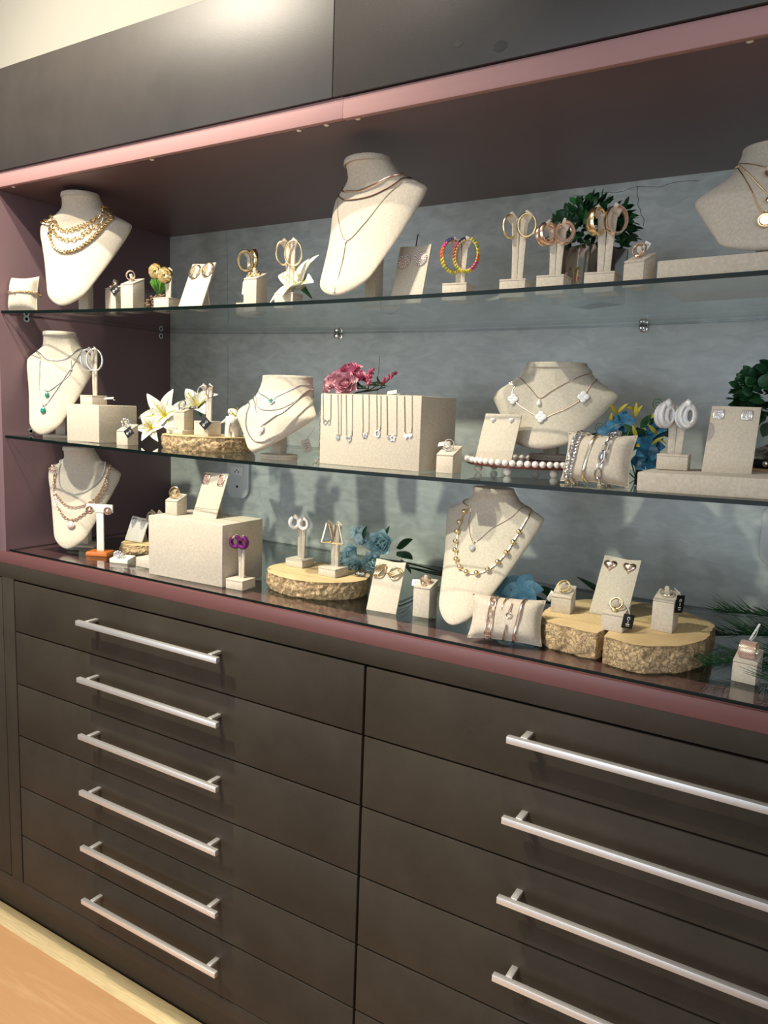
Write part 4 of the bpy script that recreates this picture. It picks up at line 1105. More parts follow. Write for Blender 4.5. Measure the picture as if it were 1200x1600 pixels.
finger_ring('silver crossover ring on the block above the flat suede tray', Tp, 'knot', SILVER, tilt=.9, lift=.003)
t = finger_ring('thin silver ring lying on the flat suede tray', anchor(.176, .115, zs+.0095), 'gem', SILVER, lift=.0018)
tag_card('dark tag held out sideways behind the crossover ring', V((.214, .140, zs+.056)), .1, PI/2-.05, -.9, True, .008, .026)
M, tp = v_stand('forked stand with thin wire hoops and a black tag on the wood slice', .268, .122, zs, -2, .040, .036, .030, .103, .0135)
hoop('left thin silver wire hoop above the wood slice', tp[0], .0130, .0007, SILVER, turn=.4, sx=.85)
hoop('right thin silver wire hoop above the wood slice', tp[1], .0120, .0008, DARKCHAIN, turn=-.1, sx=.95)
tag_card('black tag hanging on the base of the wire hoop stand', M @ V((.018, -.0235, .026)), .35, .78, 0, True, .018, .020, string=M @ V((.012, -.010, .052)))
# little ceramic elephant
t = thing('elephant_figurine', 'small white glazed animal ornament at the back of the lower wood slice', 'ornament', M=anchor(.303, .160, zs, 20))
b = MB(); b.ball((0, 0, .0235), .0170, 20, 14, (1, 1.1, 1))
for sx_, sy_ in ((-1, -1), (1, -1), (-1, 1), (1, 1)): b.tube([V((.008*sx_, .009*sy_, 0)), V((.008*sx_, .009*sy_, .010)), V((.007*sx_, .008*sy_, .02))], [.0072, .0068, .0075], 12)
obj('body', b, CERAM, t, ang=80)
b = MB(); b.ball((.002, -.016, .031), .0125, 18, 12, (1, .95, 1)); b.tube(smooth_path([V((.002, -.025, .030)), V((.002, -.030, .022)), V((.002, -.0305, .012)), V((.003, -.027, .006)), V((.004, -.023, .007))], 4), .0033, 10)
h_ = obj('head', b, CERAM, t, ang=80)
for s in (-1, 1): obj('ear', MB().ball((.002+s*.0105, -.013, .033), .0085, 14, 10, (.35, .8, 1.05)), CERAM, h_)
# paper tag and loose chain behind the low bust
tag_card('white paper tag with dark writing hanging behind the foot of the low bust', V((.497, .150, S2(.49, .15)+.024)), .5, -.35, 0, False, .017, .024, string=V((.515, .150, 1.262)))
tl = thing('hanging_chain', 'loose silver chain hanging down the left side of the big box', 'necklace', loc=(.566, .094, 1.20))
obj('chain', chain_mesh(smooth_path([V((.003, 0, .090)), V((.004, .001, .060)), V((.003, 0, .030)), V((.002, -.001, .006)), V((-.004, -.010, .0035))], 8), 'link', .0022, False), SILVER, tl)

# big box with seven hanging necklaces
BX, BY, BYAW, BW, BD, BH = .6829, .1370, -1.1, .2022, .124, .1224
suede_box('display_block', 'big suede box on the lower shelf with seven necklaces hanging down its front', BX, BY, S2(BX, BY), BYAW, BW, BD, BH, group='suede display blocks')
MBX = anchor(BX, BY, S2(BX, BY), BYAW)
def on_box(px, py, off):
    inv = MBX.inverted(); o = inv @ CAM; d = inv.to_3x3() @ sight(px, py); k = (-BD/2-off-o.y)/d.y; return o+d*k
def star_poly(n, r0, r1): return [((r0 if k % 2 == 0 else r1)*math.sin(PI*k/n), (r0 if k % 2 == 0 else r1)*math.cos(PI*k/n)) for k in range(2*n)]
def heart_poly(s): return [(s*16*math.sin(a)**3, s*(13*math.cos(a)-5*math.cos(2*a)-2*math.cos(3*a)-math.cos(4*a))) for a in [2*PI*k/30 for k in range(30)]]
def plate(b, poly, c, th=.0012): b.prism([(p[0]+c[0], p[1]+c[1]) for p in poly], 0, -th, lambda p, y: V((p[0], y, p[1])))
hang = [('infinity sign', 504.5, 517, 656, 510.7, 660), ('small sun', 528, 533, 679, 527.5, 683.5), ('open heart', 540.7, 550.5, 680, 544.7, 686), ('butterfly', 566.5, 576.5, 676, 569.8, 681), ('oval ring', 588.5, 595, 671, 590, 677.5), ('open star and bead', 604.5, 620, 680, 613, 684.5), ('pair of hearts', 632, 644, 675, 637.5, 681)]
for i, (kind, xl, xr, yb, px_, py_) in enumerate(hang):
    t = thing('necklace', 'hanging necklace with a silver %s on the front of the big box' % kind, 'necklace', M=MBX, group='necklaces hanging on the box')
    a, c = on_box(xl, 618, .0008), on_box(xr, 618.5, .0008); p = on_box(px_, py_, .0012); k1, k2 = on_box(xl+.4, yb, .0009), on_box(xr-.6, yb, .0009)
    tz = BH+.0008
    P = [V((a.x, -BD/2+.022, tz)), V((a.x, -BD/2+.004, tz)), V((a.x, -BD/2-.0010, BH-.002)), V((k1.x, -BD/2-.0009, k1.z+.01)), V((k1.x, -BD/2-.0009, k1.z)), V((p.x-.0022, -BD/2-.0012, p.z+.004))]
    Q = [V((c.x, -BD/2+.022, tz)), V((c.x, -BD/2+.004, tz)), V((c.x, -BD/2-.0010, BH-.002)), V((k2.x, -BD/2-.0009, k2.z+.01)), V((k2.x, -BD/2-.0009, k2.z)), V((p.x+.0022, -BD/2-.0012, p.z+.004))]
    b = MB(); b.tube(P, .0006, 6); b.tube(Q, .0006, 6)
    for R_ in (P, Q):
        for q in resample([V(x) for x in R_[2:]], .0026): b.ball(q, .00085, 5, 4)
    obj('chain', b, PALEGOLD, t)
    b = MB(); y0 = V((0, -BD/2-.0006, 0))
    if i == 0:
        for s in (-1, 1): b.torus((s*.0042, 0, 0), .0034, .0008, n=18, m=6)
    elif i == 1:
        plate(b, star_poly(8, .0052, .0030), (0, 0)); b.ball((0, -.0014, 0), .0018, 8, 5)
    elif i == 2: b.tube([V((x, -.0006, z)) for x, z in heart_poly(.00033)], .0010, 6, closed=True)
    elif i == 3:
        for s in (-1, 1):
            b.ball((s*.0030, -.0005, .0018), .0030, 10, 6, (1, .3, .9)); b.ball((s*.0022, -.0005, -.0022), .0022, 10, 6, (1, .3, 1))
        b.ball((0, -.0006, 0), .0011, 8, 6, (1, 1, 3))
    elif i == 4: b.torus((0, -.0006, 0), .0048, .0012, n=24, m=6, sx=.85, sz=1.1); b.ball((.0008, -.0006, 0), .0016, 8, 5)
    elif i == 5:
        b.tube([V((x+.0008, -.0006, z)) for x, z in star_poly(5, .0056, .0030)], .0009, 6, closed=True); b.ball((-.0085, -.001, .0012), .0022, 8, 6); b.ball((-.0055, -.001, -.0005), .0015, 8, 6)
    else:
        for s in (-1, 1): plate(b, heart_poly(.00026), (s*.0036, .0008*s), .0016)
    obj('pendant', b, SILVER, t, M=Matrix.Translation((p.x, -BD/2-.0006, p.z)))
tag_card('small white tag lying on the top front edge of the big box', MBX @ V((.037, -BD/2+.012, BH+.0045)), .1, 1.25, -.9, False, .010, .016)
ztop = S2(BX, BY)+BH
# peonies on the box
t = thing('peony_bouquet', 'bunch of pink peonies with two upright pink sprigs lying on top of the big box', 'flower', loc=(.62, .145, ztop))
for k, (dx, dy, dz_, ax, R_) in enumerate(((-.056, -.008, .017, (-.8, -.5, .3), .021), (-.028, .008, .038, (.1, -.5, .9), .021), (-.016, -.024, .016, (.35, -.9, .35), .022), (-.046, .012, .034, (-.4, -.4, .8), .019), (-.040, -.022, .020, (-.3, -.9, .4), .019), (-.012, .006, .030, (.6, -.3, .8), .017))):
    b = MB(); rose_head(b, V((dx, dy, dz_)), ax, R_, 5, 1.15); obj('flower_head', b, PINKP if k % 2 else PINKL, t, ang=80)
obj('stamens', MB().ball((-.0125, -.033, .0195), .003, 10, 6), LILYS, t)
for (x0, x1, z1, y1) in ((.010, .022, .046, 0), (.030, .064, .040, .01)):
    b = MB(); P0, P1 = V((x0-.01, 0, .006)), V((x1, y1, z1)); rnd = random.Random(int(x1*1000))
    for k in range(34):
        f = .45+.6*k/34; p = P0.lerp(P1, f); rr = .0085*(1.05-f)+.0022
        b.ball(p+V((rnd.uniform(-1, 1)*rr, rnd.uniform(-1, 1)*rr, rnd.uniform(-1, 1)*rr*.6)), .0027*(1.25-f*.5), 6, 5, (1, .8, 1.1))
    obj('sprig', b, PINKB, t)
b = MB()
for p in ((.022, 0, .046), (.064, .01, .040), (.03, .01, .02), (.05, 0, .015)): b.tube([V((-.02, .01, .004)), V((p[0]*.5, .005, .010)), V(p)], .0011, 6)
for k in range(12): leaf(b, V((-.02+.0065*k, .01*math.sin(k), .010+.001*k)), (math.sin(k*2.1), -.5+math.cos(k), .35), .024, .008)
obj('stems', b, STEM, t, ang=80)

M, Tp = ring_block('small ring block on the lower shelf between the big box and the pearl tray', .8227, .1010, S2(.82, .1), -.7, .0300, .032, .0301, .044)
finger_ring('silver leaf ring on the small block between the big box and pearl tray', Tp, 'sprig', SILVER, tilt=.85, turn=.15, lift=.003)
tag_card('tiny white tag poking out left of the silver leaf ring', M @ V((-.012, -.002, .046)), -.2, 1.35, -.7, False, .008, .016)

# pearl tray
TRX, TRY, TRZ = .918, .190, S2(.918, .19)
t = thing('pearl_tray', 'oval dark wooden tray rimmed with pearls and raised on pearl feet', 'tray', loc=(TRX, TRY, TRZ))
MAHO = mat('mahogany', '#6b2f22', .35, var=.3, scale=30, coat=.3)
obj('board', MB().lathe([(.095, .0130), (.099, .0145), (.100, .0175), (.099, .0195), (.094, .0205), (.092, .0220), (.001, .0220)], 64, M=Matrix.Scale(.86, 4, (0, 1, 0))), MAHO, t, ang=40)
pm = MB().ball((0, 0, 0), .0052, 14, 10).mesh('pearl'); pm.materials.append(PEARL)
for k in range(52):
    a = 2*PI*k/52; obj('pearl', pm, None, t, loc=(.0985*math.cos(a), .0985*.86*math.sin(a), .0215))
fm = MB().ball((0, 0, 0), .0066, 16, 11).mesh('pearl_foot'); fm.materials.append(PEARL)
for a in (-150, -92, -35, 35, 92, 150): obj('pearl_foot', fm, None, t, loc=(.078*math.cos(math.radians(a)), .066*math.sin(math.radians(a)), .0066))
zt_ = TRZ+.0220
F = slant_card('slanted card with two tiny white studs standing on the pearl tray', .886, .131, zt_, -3, .0645, .0815, 22.6, dip=0)
stud('left tiny white heart stud on the card above the pearl tray', F, -.0160, .0700, 'heart', MOP, .0048)
stud('right tiny white heart stud on the card above the pearl tray', F, .0165, .0705, 'heart', MOP, .0048)

# cushion with bracelets
KW, KH, KT = .104, .072, .046
MK = anchor(1.0706, .0760, S2(1.07, .08)+.0370, -9.9) @ Matrix.Rotation(-.22, 4, 'X')
cushion('beige cushion with four silver bracelets on the lower shelf', MK, KW, KH, KT)
def bracelet(label, M, u, dims, style, r, mt, shear=.10, **k):
    P = cushion_loop(M, u, *dims, off=r+.0006, shear=shear)
    t = thing('bracelet', label, 'bracelet', M=Matrix.Translation(M.to_translation()), group='bracelets on cushions')
    inv = t.matrix_basis.inverted(); obj('chain', chain_mesh([inv @ p for p in P], style, r), mt, t); return t
bracelet('leftmost silver rope bracelet on the beige cushion', MK, -.66, (KW, KH, KT), 'rope', .0028, SILVER)
bracelet('thin silver rope bracelet, second from the left on the beige cushion', MK, -.50, (KW, KH, KT), 'rope', .0022, SILVER)
bracelet('smooth two-tone bangle in the middle of the beige cushion', MK, -.10, (KW, KH, KT), 'flat', .0020, PALEGOLD)
bracelet('silver bracelet of long oval links, rightmost on the beige cushion', MK, .36, (KW, KH, KT), 'oval', .0036, SILVER)

# teal flowers
t = thing('teal_bouquet', 'bunch of deep teal blue flowers with yellow-green leaves behind the beige cushion', 'flower', loc=(1.09, .215, S2(1.09, .2)))
rnd = random.Random(21)
for k, (x, z, R_) in enumerate(((-.040, .072, .022), (-.022, .088, .020), (.000, .060, .024), (.022, .052, .024), (.030, .078, .018), (.012, .030, .022), (.032, .022, .020), (-.045, .050, .018))):
    b = MB(); A = V((0, 0, 1)).rotation_difference(V((rnd.uniform(-.4, .4), -1, rnd.uniform(0, .6))).normalized()).to_matrix().to_4x4()
    for q in range(5): petal(b, Matrix.Translation((x, -.01+.01*(k % 3), z)) @ A @ Matrix.Rotation(q*2*PI/5, 4, 'Z') @ Matrix.Rotation(.45, 4, 'X'), R_, R_*.95, curl=-.3, cup=.2, nu=6, nv=5, ruffle=R_*.04)
    obj('flower_head', b, TEALP, t, ang=80)
b = MB()
for k in range(17):
    x = rnd.uniform(-.05, .04); z = .035+rnd.uniform(0, .06)+.02*math.cos(x*30); leaf(b, V((x, -.018+rnd.uniform(-.01, .02), z)), (rnd.uniform(-.9, 1), -.5, rnd.uniform(-.1, 1)), .022, .0062)
obj('yellow_leaves', b, LEAFY, t, ang=80)
b = MB()
for k in range(26):
    x = rnd.uniform(-.05, .05); z = rnd.uniform(.02, .085); leaf(b, V((x, .005+rnd.uniform(-.01, .02), z)), (rnd.uniform(-1, 1), -.4, rnd.uniform(-.3, 1)), .030, .014)
for p in ((-.06, .05), (-.03, .10), (.03, .115), (.02, .09)): b.tube(smooth_path([V((0, .02, 0)), V((p[0]*.5, .01, p[1]*.5)), V((p[0], -.004, p[1]))], 4), .0011, 6)
obj('dark_leaves', b, LEAFD, t, ang=80)
b = MB()
for q, (x, z) in enumerate(((-.058, .078), (.028, .118))):
    b.tube([V((x+.008*(1-k/26)*math.cos(k*.5), -.005, z+.010*(1-k/26)*math.sin(k*.5))) for k in range(26)], .0006, 5)
obj('tendril', b, LEAF, t)
tag_card('black tag tucked between the beige cushion and the lower plinth', V((1.1235, .112, S2(1.12, .1)+.0115)), -.1, .05, 0, True, .016, .022)

# lower plinth
PZ = S2(1.30, .09)
o = obj('plinth', MB().box((0, 0, .013), (.29, .135, .026)), SUEDE, M=Matrix.Translation((1.139+.145, .0895, S2(1.284, .09)+.0004)) @ Matrix.Rotation(-.0175, 4, 'Y'), bev=.0022); tag(o, 'long low suede plinth at the right end of the lower shelf', 'plinth')
pz = S2(1.22, .09)+.0262
M, tp = v_stand('forked stand with sparkling silver drop earrings on the lower plinth', 1.1689, .1000, pz, 3.6, .0404, .038, .0214, .094, .0185)
for k, s, a in ((0, 'left', .9), (1, 'right', .25)):
    h = hoop(s+' large sparkling silver loop earring on the lower plinth', tp[k], .0150, .0042, PAVE, turn=a, sx=.62, rx=.0046, off=(0, -.006, -.001))
    obj('inner_loop', MB().torus((.003, -.003, -.001), .0105, .0032, n=28, m=8, sx=.55, rx=.0034), PAVE, h)
    obj('second_loop', MB().torus((-.002, .005, -.002), .0145, .0028, n=32, m=8, sx=.8, rx=.003), PAVE, h)
    obj('top_stone', MB().ball((0, -.003, .0150), .0052, 10, 7, (1, .8, 1.2)), PAVE, h)
F = slant_card('slanted card with two square stone studs at the right end of the lower shelf', 1.2376, .0915, pz, -.4, .0615, .098, 24.6, dip=0)
stud('left square stone stud on the rightmost card of the lower shelf', F, -.0205, .0855, 'square', SILVER, .0068)
stud('right square stone stud on the rightmost card of the lower shelf', F, .0150, .0850, 'square', SILVER, .0068)
t = thing('vase_plant', 'dark leafy plant in a clear glass vase at the right edge of the lower shelf', 'plant', loc=(1.285, .275, S2(1.285, .27)))
obj('glass_vase', MB().lathe([(.040, 0), (.041, .001), (.041, .100), (.038, .100), (.038, .004), (.001, .004)], 40, cap=False), GLASS, t)
pb = MB(); rnd = random.Random(8)
for i in range(120): 
    a = rnd.uniform(0, 2*PI); q = math.sqrt(rnd.random())*.030; pb.ball((q*math.cos(a), q*math.sin(a), .009+.05*i/120), rnd.uniform(.005, .0075), 7, 5, (1, .9, .7))
o = obj('pebbles', pb, mat('grey_pebble', '#6f6a60', .5, var=.4, scale=90), t); o['kind'] = 'stuff'
b = MB(); bush(b, (0, 0, .132), (.068, .062, .052), 330, .020, .015, 14, -.5); obj('leaves', b, LEAFD, t, ang=80)
b = MB(); bush(b, (0, 0, .130), (.070, .064, .052), 40, .018, .013, 19, -.4); obj('young_leaves', b, LEAF, t, ang=80)
wz = S2(1.275, .19)
suede_box('wooden_block', 'pale wooden block behind the rightmost card of the lower shelf', 1.285, .190, wz, 3, .075, .040, .030, mt=mat('pale_wood', '#a98a66', .6, var=.2, scale=20, stretch=(1, 6, 6)))
t = thing('cuff_bracelet', 'black cuff bracelet with a silver ball on the pale wooden block', 'bracelet', M=anchor(1.285, .187, wz+.030, 3))
obj('cuff', MB().torus((0, 0, .006), .026, .0022, M=Matrix.Rotation(PI/2, 4, 'X'), n=40, m=8, sz=.55, rx=.006), BLACKTAG, t)
obj('ball', MB().ball((-.008, -.0155, .007), .0045, 12, 8), SILVER, t)
# ================================================================ counter, left to right
MT = anchor(-.034, .097, ZC, 24)
t = thing('earring_stand', 'white T-shaped earring stand on an orange wooden base, in the counter corner', 'earring stand', M=MT)
obj('base', MB().prism([(-.026, 0), (.026, 0), (.024, .0095), (-.024, .0095)], -.019, .019, lambda p, y: V((p[0], y, p[1]))), ORANGE, t, bev=.0012)
obj('post', MB().box((0, .002, .060), (.0165, .004, .102)), WHITEPOST, t, bev=.0006)
obj('crossbar', MB().box((0, .0005, .1055), (.062, .0045, .0185)), WHITEPOST, t, bev=.0008)
FT = MT @ Matrix.Translation((0, -.0019, 0))
for s, u in (('left', -.0215), ('right', .0205)):
    e = stud(s+' round rose gold stud on the white T-shaped stand', FT, u, .101, 'drop', ROSE, .0052)
    obj('rim', MB().torus((0, -.0016, 0), .0078, .0016, n=26, m=8), ROSE, e)

MN = anchor(.0641, .0770, ZC, 17)
o = obj('ring_pad', MB().prism([(-.016, 0), (.016, 0), (.016, .0135), (-.016, .009)], -.022, .022, lambda p, x: V((x, p[0], p[1]))), SUEDE_W, M=MN, bev=.0012)
tag(o, 'low white suede ring pad on the counter beside the orange base', 'ring pad')
t = thing('ring', 'large cluster ring of clear stones on the low white pad', 'ring', M=MN @ TM((-.003, -.0085, .0158), rx=.35))
obj('band', MB().torus((0, .006, -.002), .0085, .0011, M=Matrix.Rotation(PI/2, 4, 'X'), n=30, m=8), SILVER, t)
b = MB(); b.ball((0, -.0035, 0), .0042, 8, 5)
for n_, rr in ((7, .0062), (12, .0105)):
    for k in range(n_): b.ball((rr*math.cos(2*PI*k/n_), -.002+rr*.12, rr*math.sin(2*PI*k/n_)), .0025, 7, 5)
obj('stone_cluster', b, PAVE, t)

wood_slice('smallest wood slice, half hidden behind the left box on the counter', (-.0053, .190, ZC), .050, .045, .0195, 7.7, flare=-.003)
zq = ZC+.0205
F = slant_card('small white card with chandelier earrings on the smallest wood slice', -.028, .184, zq, 2, .056, .060, 24, mt=SUEDE_W)
stud('left chandelier earring on the small card above the smallest slice', F, -.0150, .044, 'chandelier', SILVER, .0085)
stud('right chandelier earring on the small card above the smallest slice', F, .0150, .042, 'chandelier', SILVER, .0085)
M, tp = v_stand('small forked stand with an oval gold hoop at the back of the smallest slice', .014, .216, zq, 20, .026, .024, .010, .074, .0135)
hoop('oval two-tone gold hoop behind the small white card', tp[0], .0150, .0022, PALEGOLD, turn=1.0, sx=.62, rx=.004)
suede_box('ring_tray', 'low flat suede block against the left side of the left counter box', .149, .088, ZC, 0, .064, .042, .0200, cat='tray')

B1M = anchor(.2871, .0984, ZC, 1.6)
suede_box('display_block', 'big cream suede box on the left of the counter', .2871, .0984, ZC, 1.6, .1945, .1203, .1198, group='suede display blocks')
zb1 = ZC+.1198
M, Tp = ring_block('small ring block on top of the left counter box', .2199, .0830, zb1, 2.9, .0314, .029, .0294, .0415)
finger_ring('wide criss-cross gold ring on top of the left counter box', Tp, 'greek', GOLD, tilt=.55, lift=.004)
t = thing('ring', 'slim gold ring crossing the wide one on top of the left counter box', 'ring', M=Tp @ TM((0, -.001, .011), rx=.9, ry=.4), group='finger rings')
obj('band', MB().torus((0, 0, 0), .0112, .0009, M=Matrix.Rotation(PI/2, 4, 'X'), n=36, m=8), GOLD, t)
F = slant_card('slanted card with two oblong pink stone earrings on the left counter box', .2932, .0864, zb1, 5.9, .0585, .0965, 25.5, fold=True, dip=0)
stud('left oblong pink stone earring on the left counter box', F, -.0205, .0815, 'oblong', ROSE, .0088)
stud('right oblong pink stone earring on the left counter box', F, .0165, .0810, 'oblong', ROSE, .0088)

M, tp = v_stand('small forked stand with purple glitter hoops in front of the left counter box', .4120, .0640, ZC, 3, .0400, .040, .0187, .101, .0125, py=.003)
for k, s, a in ((0, 'left', .5), (1, 'right', .15)):
    h = hoop(s+' purple glitter half-hoop with a gold inside', tp[k], .0095, .0040, PURPLE, turn=a, sx=.85, rx=.0062, gap=.9, off=(0, -.004, 0), drop=.0065)
    obj('gold_lining', MB().torus((0, .0055, 0), .0085, .0022, n=30, m=8, sx=.85, rx=.0030), GOLD, h)

wood_slice('oval bark-edged wood slice in the middle left of the counter', (.530, .152, ZC), .108, .084, .0330, 4.1)
zu = ZC+.0339
M, tp = v_stand('forked stand with pearly wide huggie earrings on the middle left slice', .4722, .1690, zu, -2, .0425, .038, .0156, .100, .0165)
for k, s, a in ((0, 'left', .9), (1, 'right', .35)):
    h = hoop(s+' chunky pearly huggie earring above the middle left slice', tp[k], .0100, .0040, MOP, turn=a, sx=.85, rx=.0056, gap=.5, off=(0, -.005, -.001), drop=.007)
    obj('gold_lining', MB().torus((0, .005, 0), .0092, .0024, n=30, m=8, sx=.85, rx=.0026), ROSE, h)
M, tp = v_stand('forked stand with triangular gold earrings on the middle left slice', .5711, .1432, zu, -4.4, .0412, .040, .0167, .102, .0165)
for k, s, a in ((0, 'left', .75), (1, 'right', .25)):
    t = thing('triangle_earring', s+' open triangular gold earring above the middle left slice', 'earring', M=Matrix.Translation(tp[k].to_translation()+V((0, -.006, 0))) @ Matrix.Rotation(a, 4, 'Z'), group='triangular gold earrings')
    tri = [V((-.0020, 0, .002)), V((.0020, 0, .002)), V((.0105, 0, -.033)), V((-.0105, 0, -.033))]
    b = MB()
    for i in range(4): b.tube([tri[i], tri[(i+1) % 4]], .0021, 8); b.ball(tri[i], .0021, 8, 6)
    obj('frame', b, PALEGOLD, t)
    obj('post', MB().tube([V((0, .005, .001)), V((0, 0, .001))], .0005, 6), PALEGOLD, t)
tag_card('small black tag lying behind the triangular earrings', V((.618, .165, zu+.006)), .2, PI/2, -.8, True, .009, .022)

# pale blue roses
t = thing('rose_bouquet', 'pale blue artificial roses with dark leaves and long stems behind the middle left slice', 'flower', loc=(.60, .275, ZC))
for k, (x, y, z, ax, R_) in enumerate(((-.052, -.020, .052, (-.3, -.9, .2), .026), (.010, -.020, .080, (.15, -.9, .35), .031), (-.030, -.050, .030, (.0, -.9, .35), .029), (.000, -.040, .045, (.4, -.7, .4), .024), (-.072, -.015, .030, (-.6, -.7, .2), .022))):
    b = MB(); rose_head(b, V((x, y, z)), ax, R_, 4, .85); obj('flower_head', b, BLUEP, t, ang=80)
b = MB(); rnd = random.Random(6)
for k in range(16):
    c = V((-.040+rnd.uniform(-.02, .02), -.020+rnd.uniform(-.012, .012), .088+rnd.uniform(-.012, .020)))
    for q in range(4): petal(b, Matrix.Translation(c) @ V((0, 0, 1)).rotation_difference(V((rnd.uniform(-.5, .5), -1, .3)).normalized()).to_matrix().to_4x4() @ Matrix.Rotation(q*PI/2, 4, 'Z') @ Matrix.Rotation(.3, 4, 'X'), .009, .010, curl=-.2, cup=.3, nu=4, nv=3)
obj('small_blossoms', b, BLUEP, t, ang=80)
b = MB()
for p, d, L_, W_ in ((V((.030, .0, .075)), (.7, -.2, .75), .040, .024), (V((.038, -.01, .070)), (.9, -.4, .2), .045, .026), (V((.045, -.005, .055)), (.95, -.3, -.2), .040, .020), (V((-.03, -.03, .09)), (.2, -.4, 1), .028, .012), (V((-.07, -.04, .02)), (-.5, -.8, -.1), .030, .014), (V((.02, -.045, .045)), (.3, -.8, .6), .026, .012), (V((-.055, -.05, .045)), (.1, -.9, -.5), .026, .012), (V((.01, -.01, .10)), (.3, -.3, 1), .020, .008)): leaf(b, p, d, L_, W_)
obj('leaves', b, LEAFD, t, ang=80)
b = MB()
for dx, dy, dz_ in ((0, 0, 0), (.006, .012, .006), (-.004, .020, -.002)): b.tube(smooth_path([V((-.03, -.01, .04)), V((.03, .01, .040+dz_)), V((.065, .055+dy, .022+dz_)), V((.125+dx, .115+dy*.5, .004))], 6), .0014, 6)
obj('stems', b, STEM, t)

F = slant_card('slanted card with two knotted gold earrings in front of the pale blue roses', .7140, .0839, ZC, 4, .0577, .0915, 21)
stud('left knotted gold earring in front of the pale blue roses', F, -.0165, .0705, 'knot', GOLD, .0118)
stud('right knotted gold earring in front of the pale blue roses', F, .0140, .0700, 'knot', GOLD, .0118, turn=.6)
M, Tp = ring_block('tall ring block on the counter between the knot earrings and the tall bust', .7834, .1144, ZC, 5, .0300, .036, .0518, .0605)
finger_ring('wide rose gold and white ring on the tall block left of the tall bust', Tp, 'bead', ROSE, tilt=.35, lift=.004)
finger_ring('second slim gold band on the tall block left of the tall bust', Tp, 'wide', ROSE, lift=.002)
tag_card('white paper tag sticking out left of the tall counter ring block', M @ V((-.020, .010, .052)), .1, 1.45, -.5, False, .011, .020, string=M @ V((-.004, 0, .060)))

# cushion with cuffs
CW, CH, CT = .112, .068, .044
MZ = anchor(.9541, .0575, ZC+.0355, 14) @ Matrix.Rotation(-.36, 4, 'X')
cushion('grey beige cushion with three gold bracelets at the front of the counter', MZ, CW, CH, CT)
dims = (CW, CH, CT)
t = thing('cuff_bracelet', 'wide gold cuff with an openwork key pattern, leftmost on the counter cushion', 'bracelet', M=Matrix.Translation(MZ.to_translation()), group='bracelets on cushions')
inv = t.matrix_basis.inverted(); b = MB()
for du in (-.085, .085): b.tube([inv @ p for p in cushion_loop(MZ, -.40+du, *dims, off=.0016, shear=.05)], .0009, 6, closed=True)
Lp = [cushion_loop(MZ, -.40+du, *dims, off=.0016, shear=.05, n=72) for du in (-.085, -.03, .03, .085)]
for k in range(0, 72, 6):
    g = lambda c, i: inv @ Lp[c][(k+i) % 72]
    b.tube([g(0, 0), g(1, 0), g(2, 0), g(3, 0)], .0008, 6); b.tube([g(2, 0), g(2, 1), g(2, 2), g(2, 3)], .0008, 6); b.tube([g(2, 3), g(1, 3)], .0008, 6); b.tube([g(1, 3), g(1, 2)], .0008, 6); b.tube([g(0, 4), g(1, 4), g(1, 5)], .0008, 6)
obj('openwork', b, ROSE, t)
t = thing('cuff_bracelet', 'thin open gold cuff ending in a small ring, middle of the counter cushion', 'bracelet', M=Matrix.Translation(MZ.to_translation()), group='bracelets on cushions')
inv = t.matrix_basis.inverted()
P = [inv @ p for p in cushion_loop(MZ, -.02, *dims, off=.0013, shear=.06, a0=PI*.02+.25, a1=2*PI-.30+.02, n=64)]
Q = [p+V((.006*(k/63-.5)*2, 0, 0)) for k, p in enumerate(P)]
obj('cuff', MB().tube(Q, .0012, 7), ROSE, t)
e_ = (MZ @ (cushion_pt(.10, .12, -1, *dims)+V((0, -.0016, 0)))); nrm = MZ.to_3x3() @ V((0, -1, 0))
obj('end_ring', MB().torus((0, 0, 0), .0042, .0009, n=24, m=7), ROSE, t, M=inv @ frame(e_, nrm))
obj('end_bar', MB().tube([inv @ e_+V((0, 0, .0045)), inv @ (MZ @ (cushion_pt(.16, .72, -1, *dims)+V((0, -.0016, 0))))], .0011, 7), ROSE, t)
bracelet('smooth rose gold bangle, rightmost on the counter cushion', MZ, .36, dims, 'flat', .0020, ROSE, shear=.10)

# blue flower and strap leaves
t = thing('blue_flower', 'sky blue artificial flower with long dark leaves behind the counter cushion', 'flower', loc=(.94, .215, ZC))
b = MB()
for k in range(6): petal(b, Matrix.Translation((-.010, -.03, .052)) @ V((0, 0, 1)).rotation_difference(V((.25, -.75, .6)).normalized()).to_matrix().to_4x4() @ Matrix.Rotation(k*PI/3, 4, 'Z') @ Matrix.Rotation(.35, 4, 'X'), .036, .030, curl=-.45, cup=.35, nu=8, nv=6, ruffle=.0012)
for k in range(5): petal(b, Matrix.Translation((-.045, -.02, .045)) @ V((0, 0, 1)).rotation_difference(V((-.4, -.7, .6)).normalized()).to_matrix().to_4x4() @ Matrix.Rotation(k*1.257, 4, 'Z') @ Matrix.Rotation(.35, 4, 'X'), .030, .022, curl=-.35, cup=.3, nu=8, nv=6)
obj('petals', b, SKYP, t, ang=80)
b = MB()
leaf(b, V((.070, .01, .030)), (-.85, -.15, .52), .078, .024, 0, -.25); leaf(b, V((.112, .095, .030)), (-.80, -.10, .60), .075, .018, .3, -.2)
leaf(b, V((-.02, -.01, .030)), (.8, -.3, .35), .045, .020, .4); leaf(b, V((-.03, -.02, .030)), (-.9, -.3, .35), .050, .018); leaf(b, V((-.01, -.02, .02)), (-.5, -.8, .05), .05, .018)
obj('strap_leaves', b, LEAFD, t, ang=80)
obj('stem', MB().tube(smooth_path([V((-.04, -.01, .035)), V((.00, .040, .020)), V((.06, .100, .012)), V((.17, .140, .0026))], 5), .0022, 7), STEM, t)

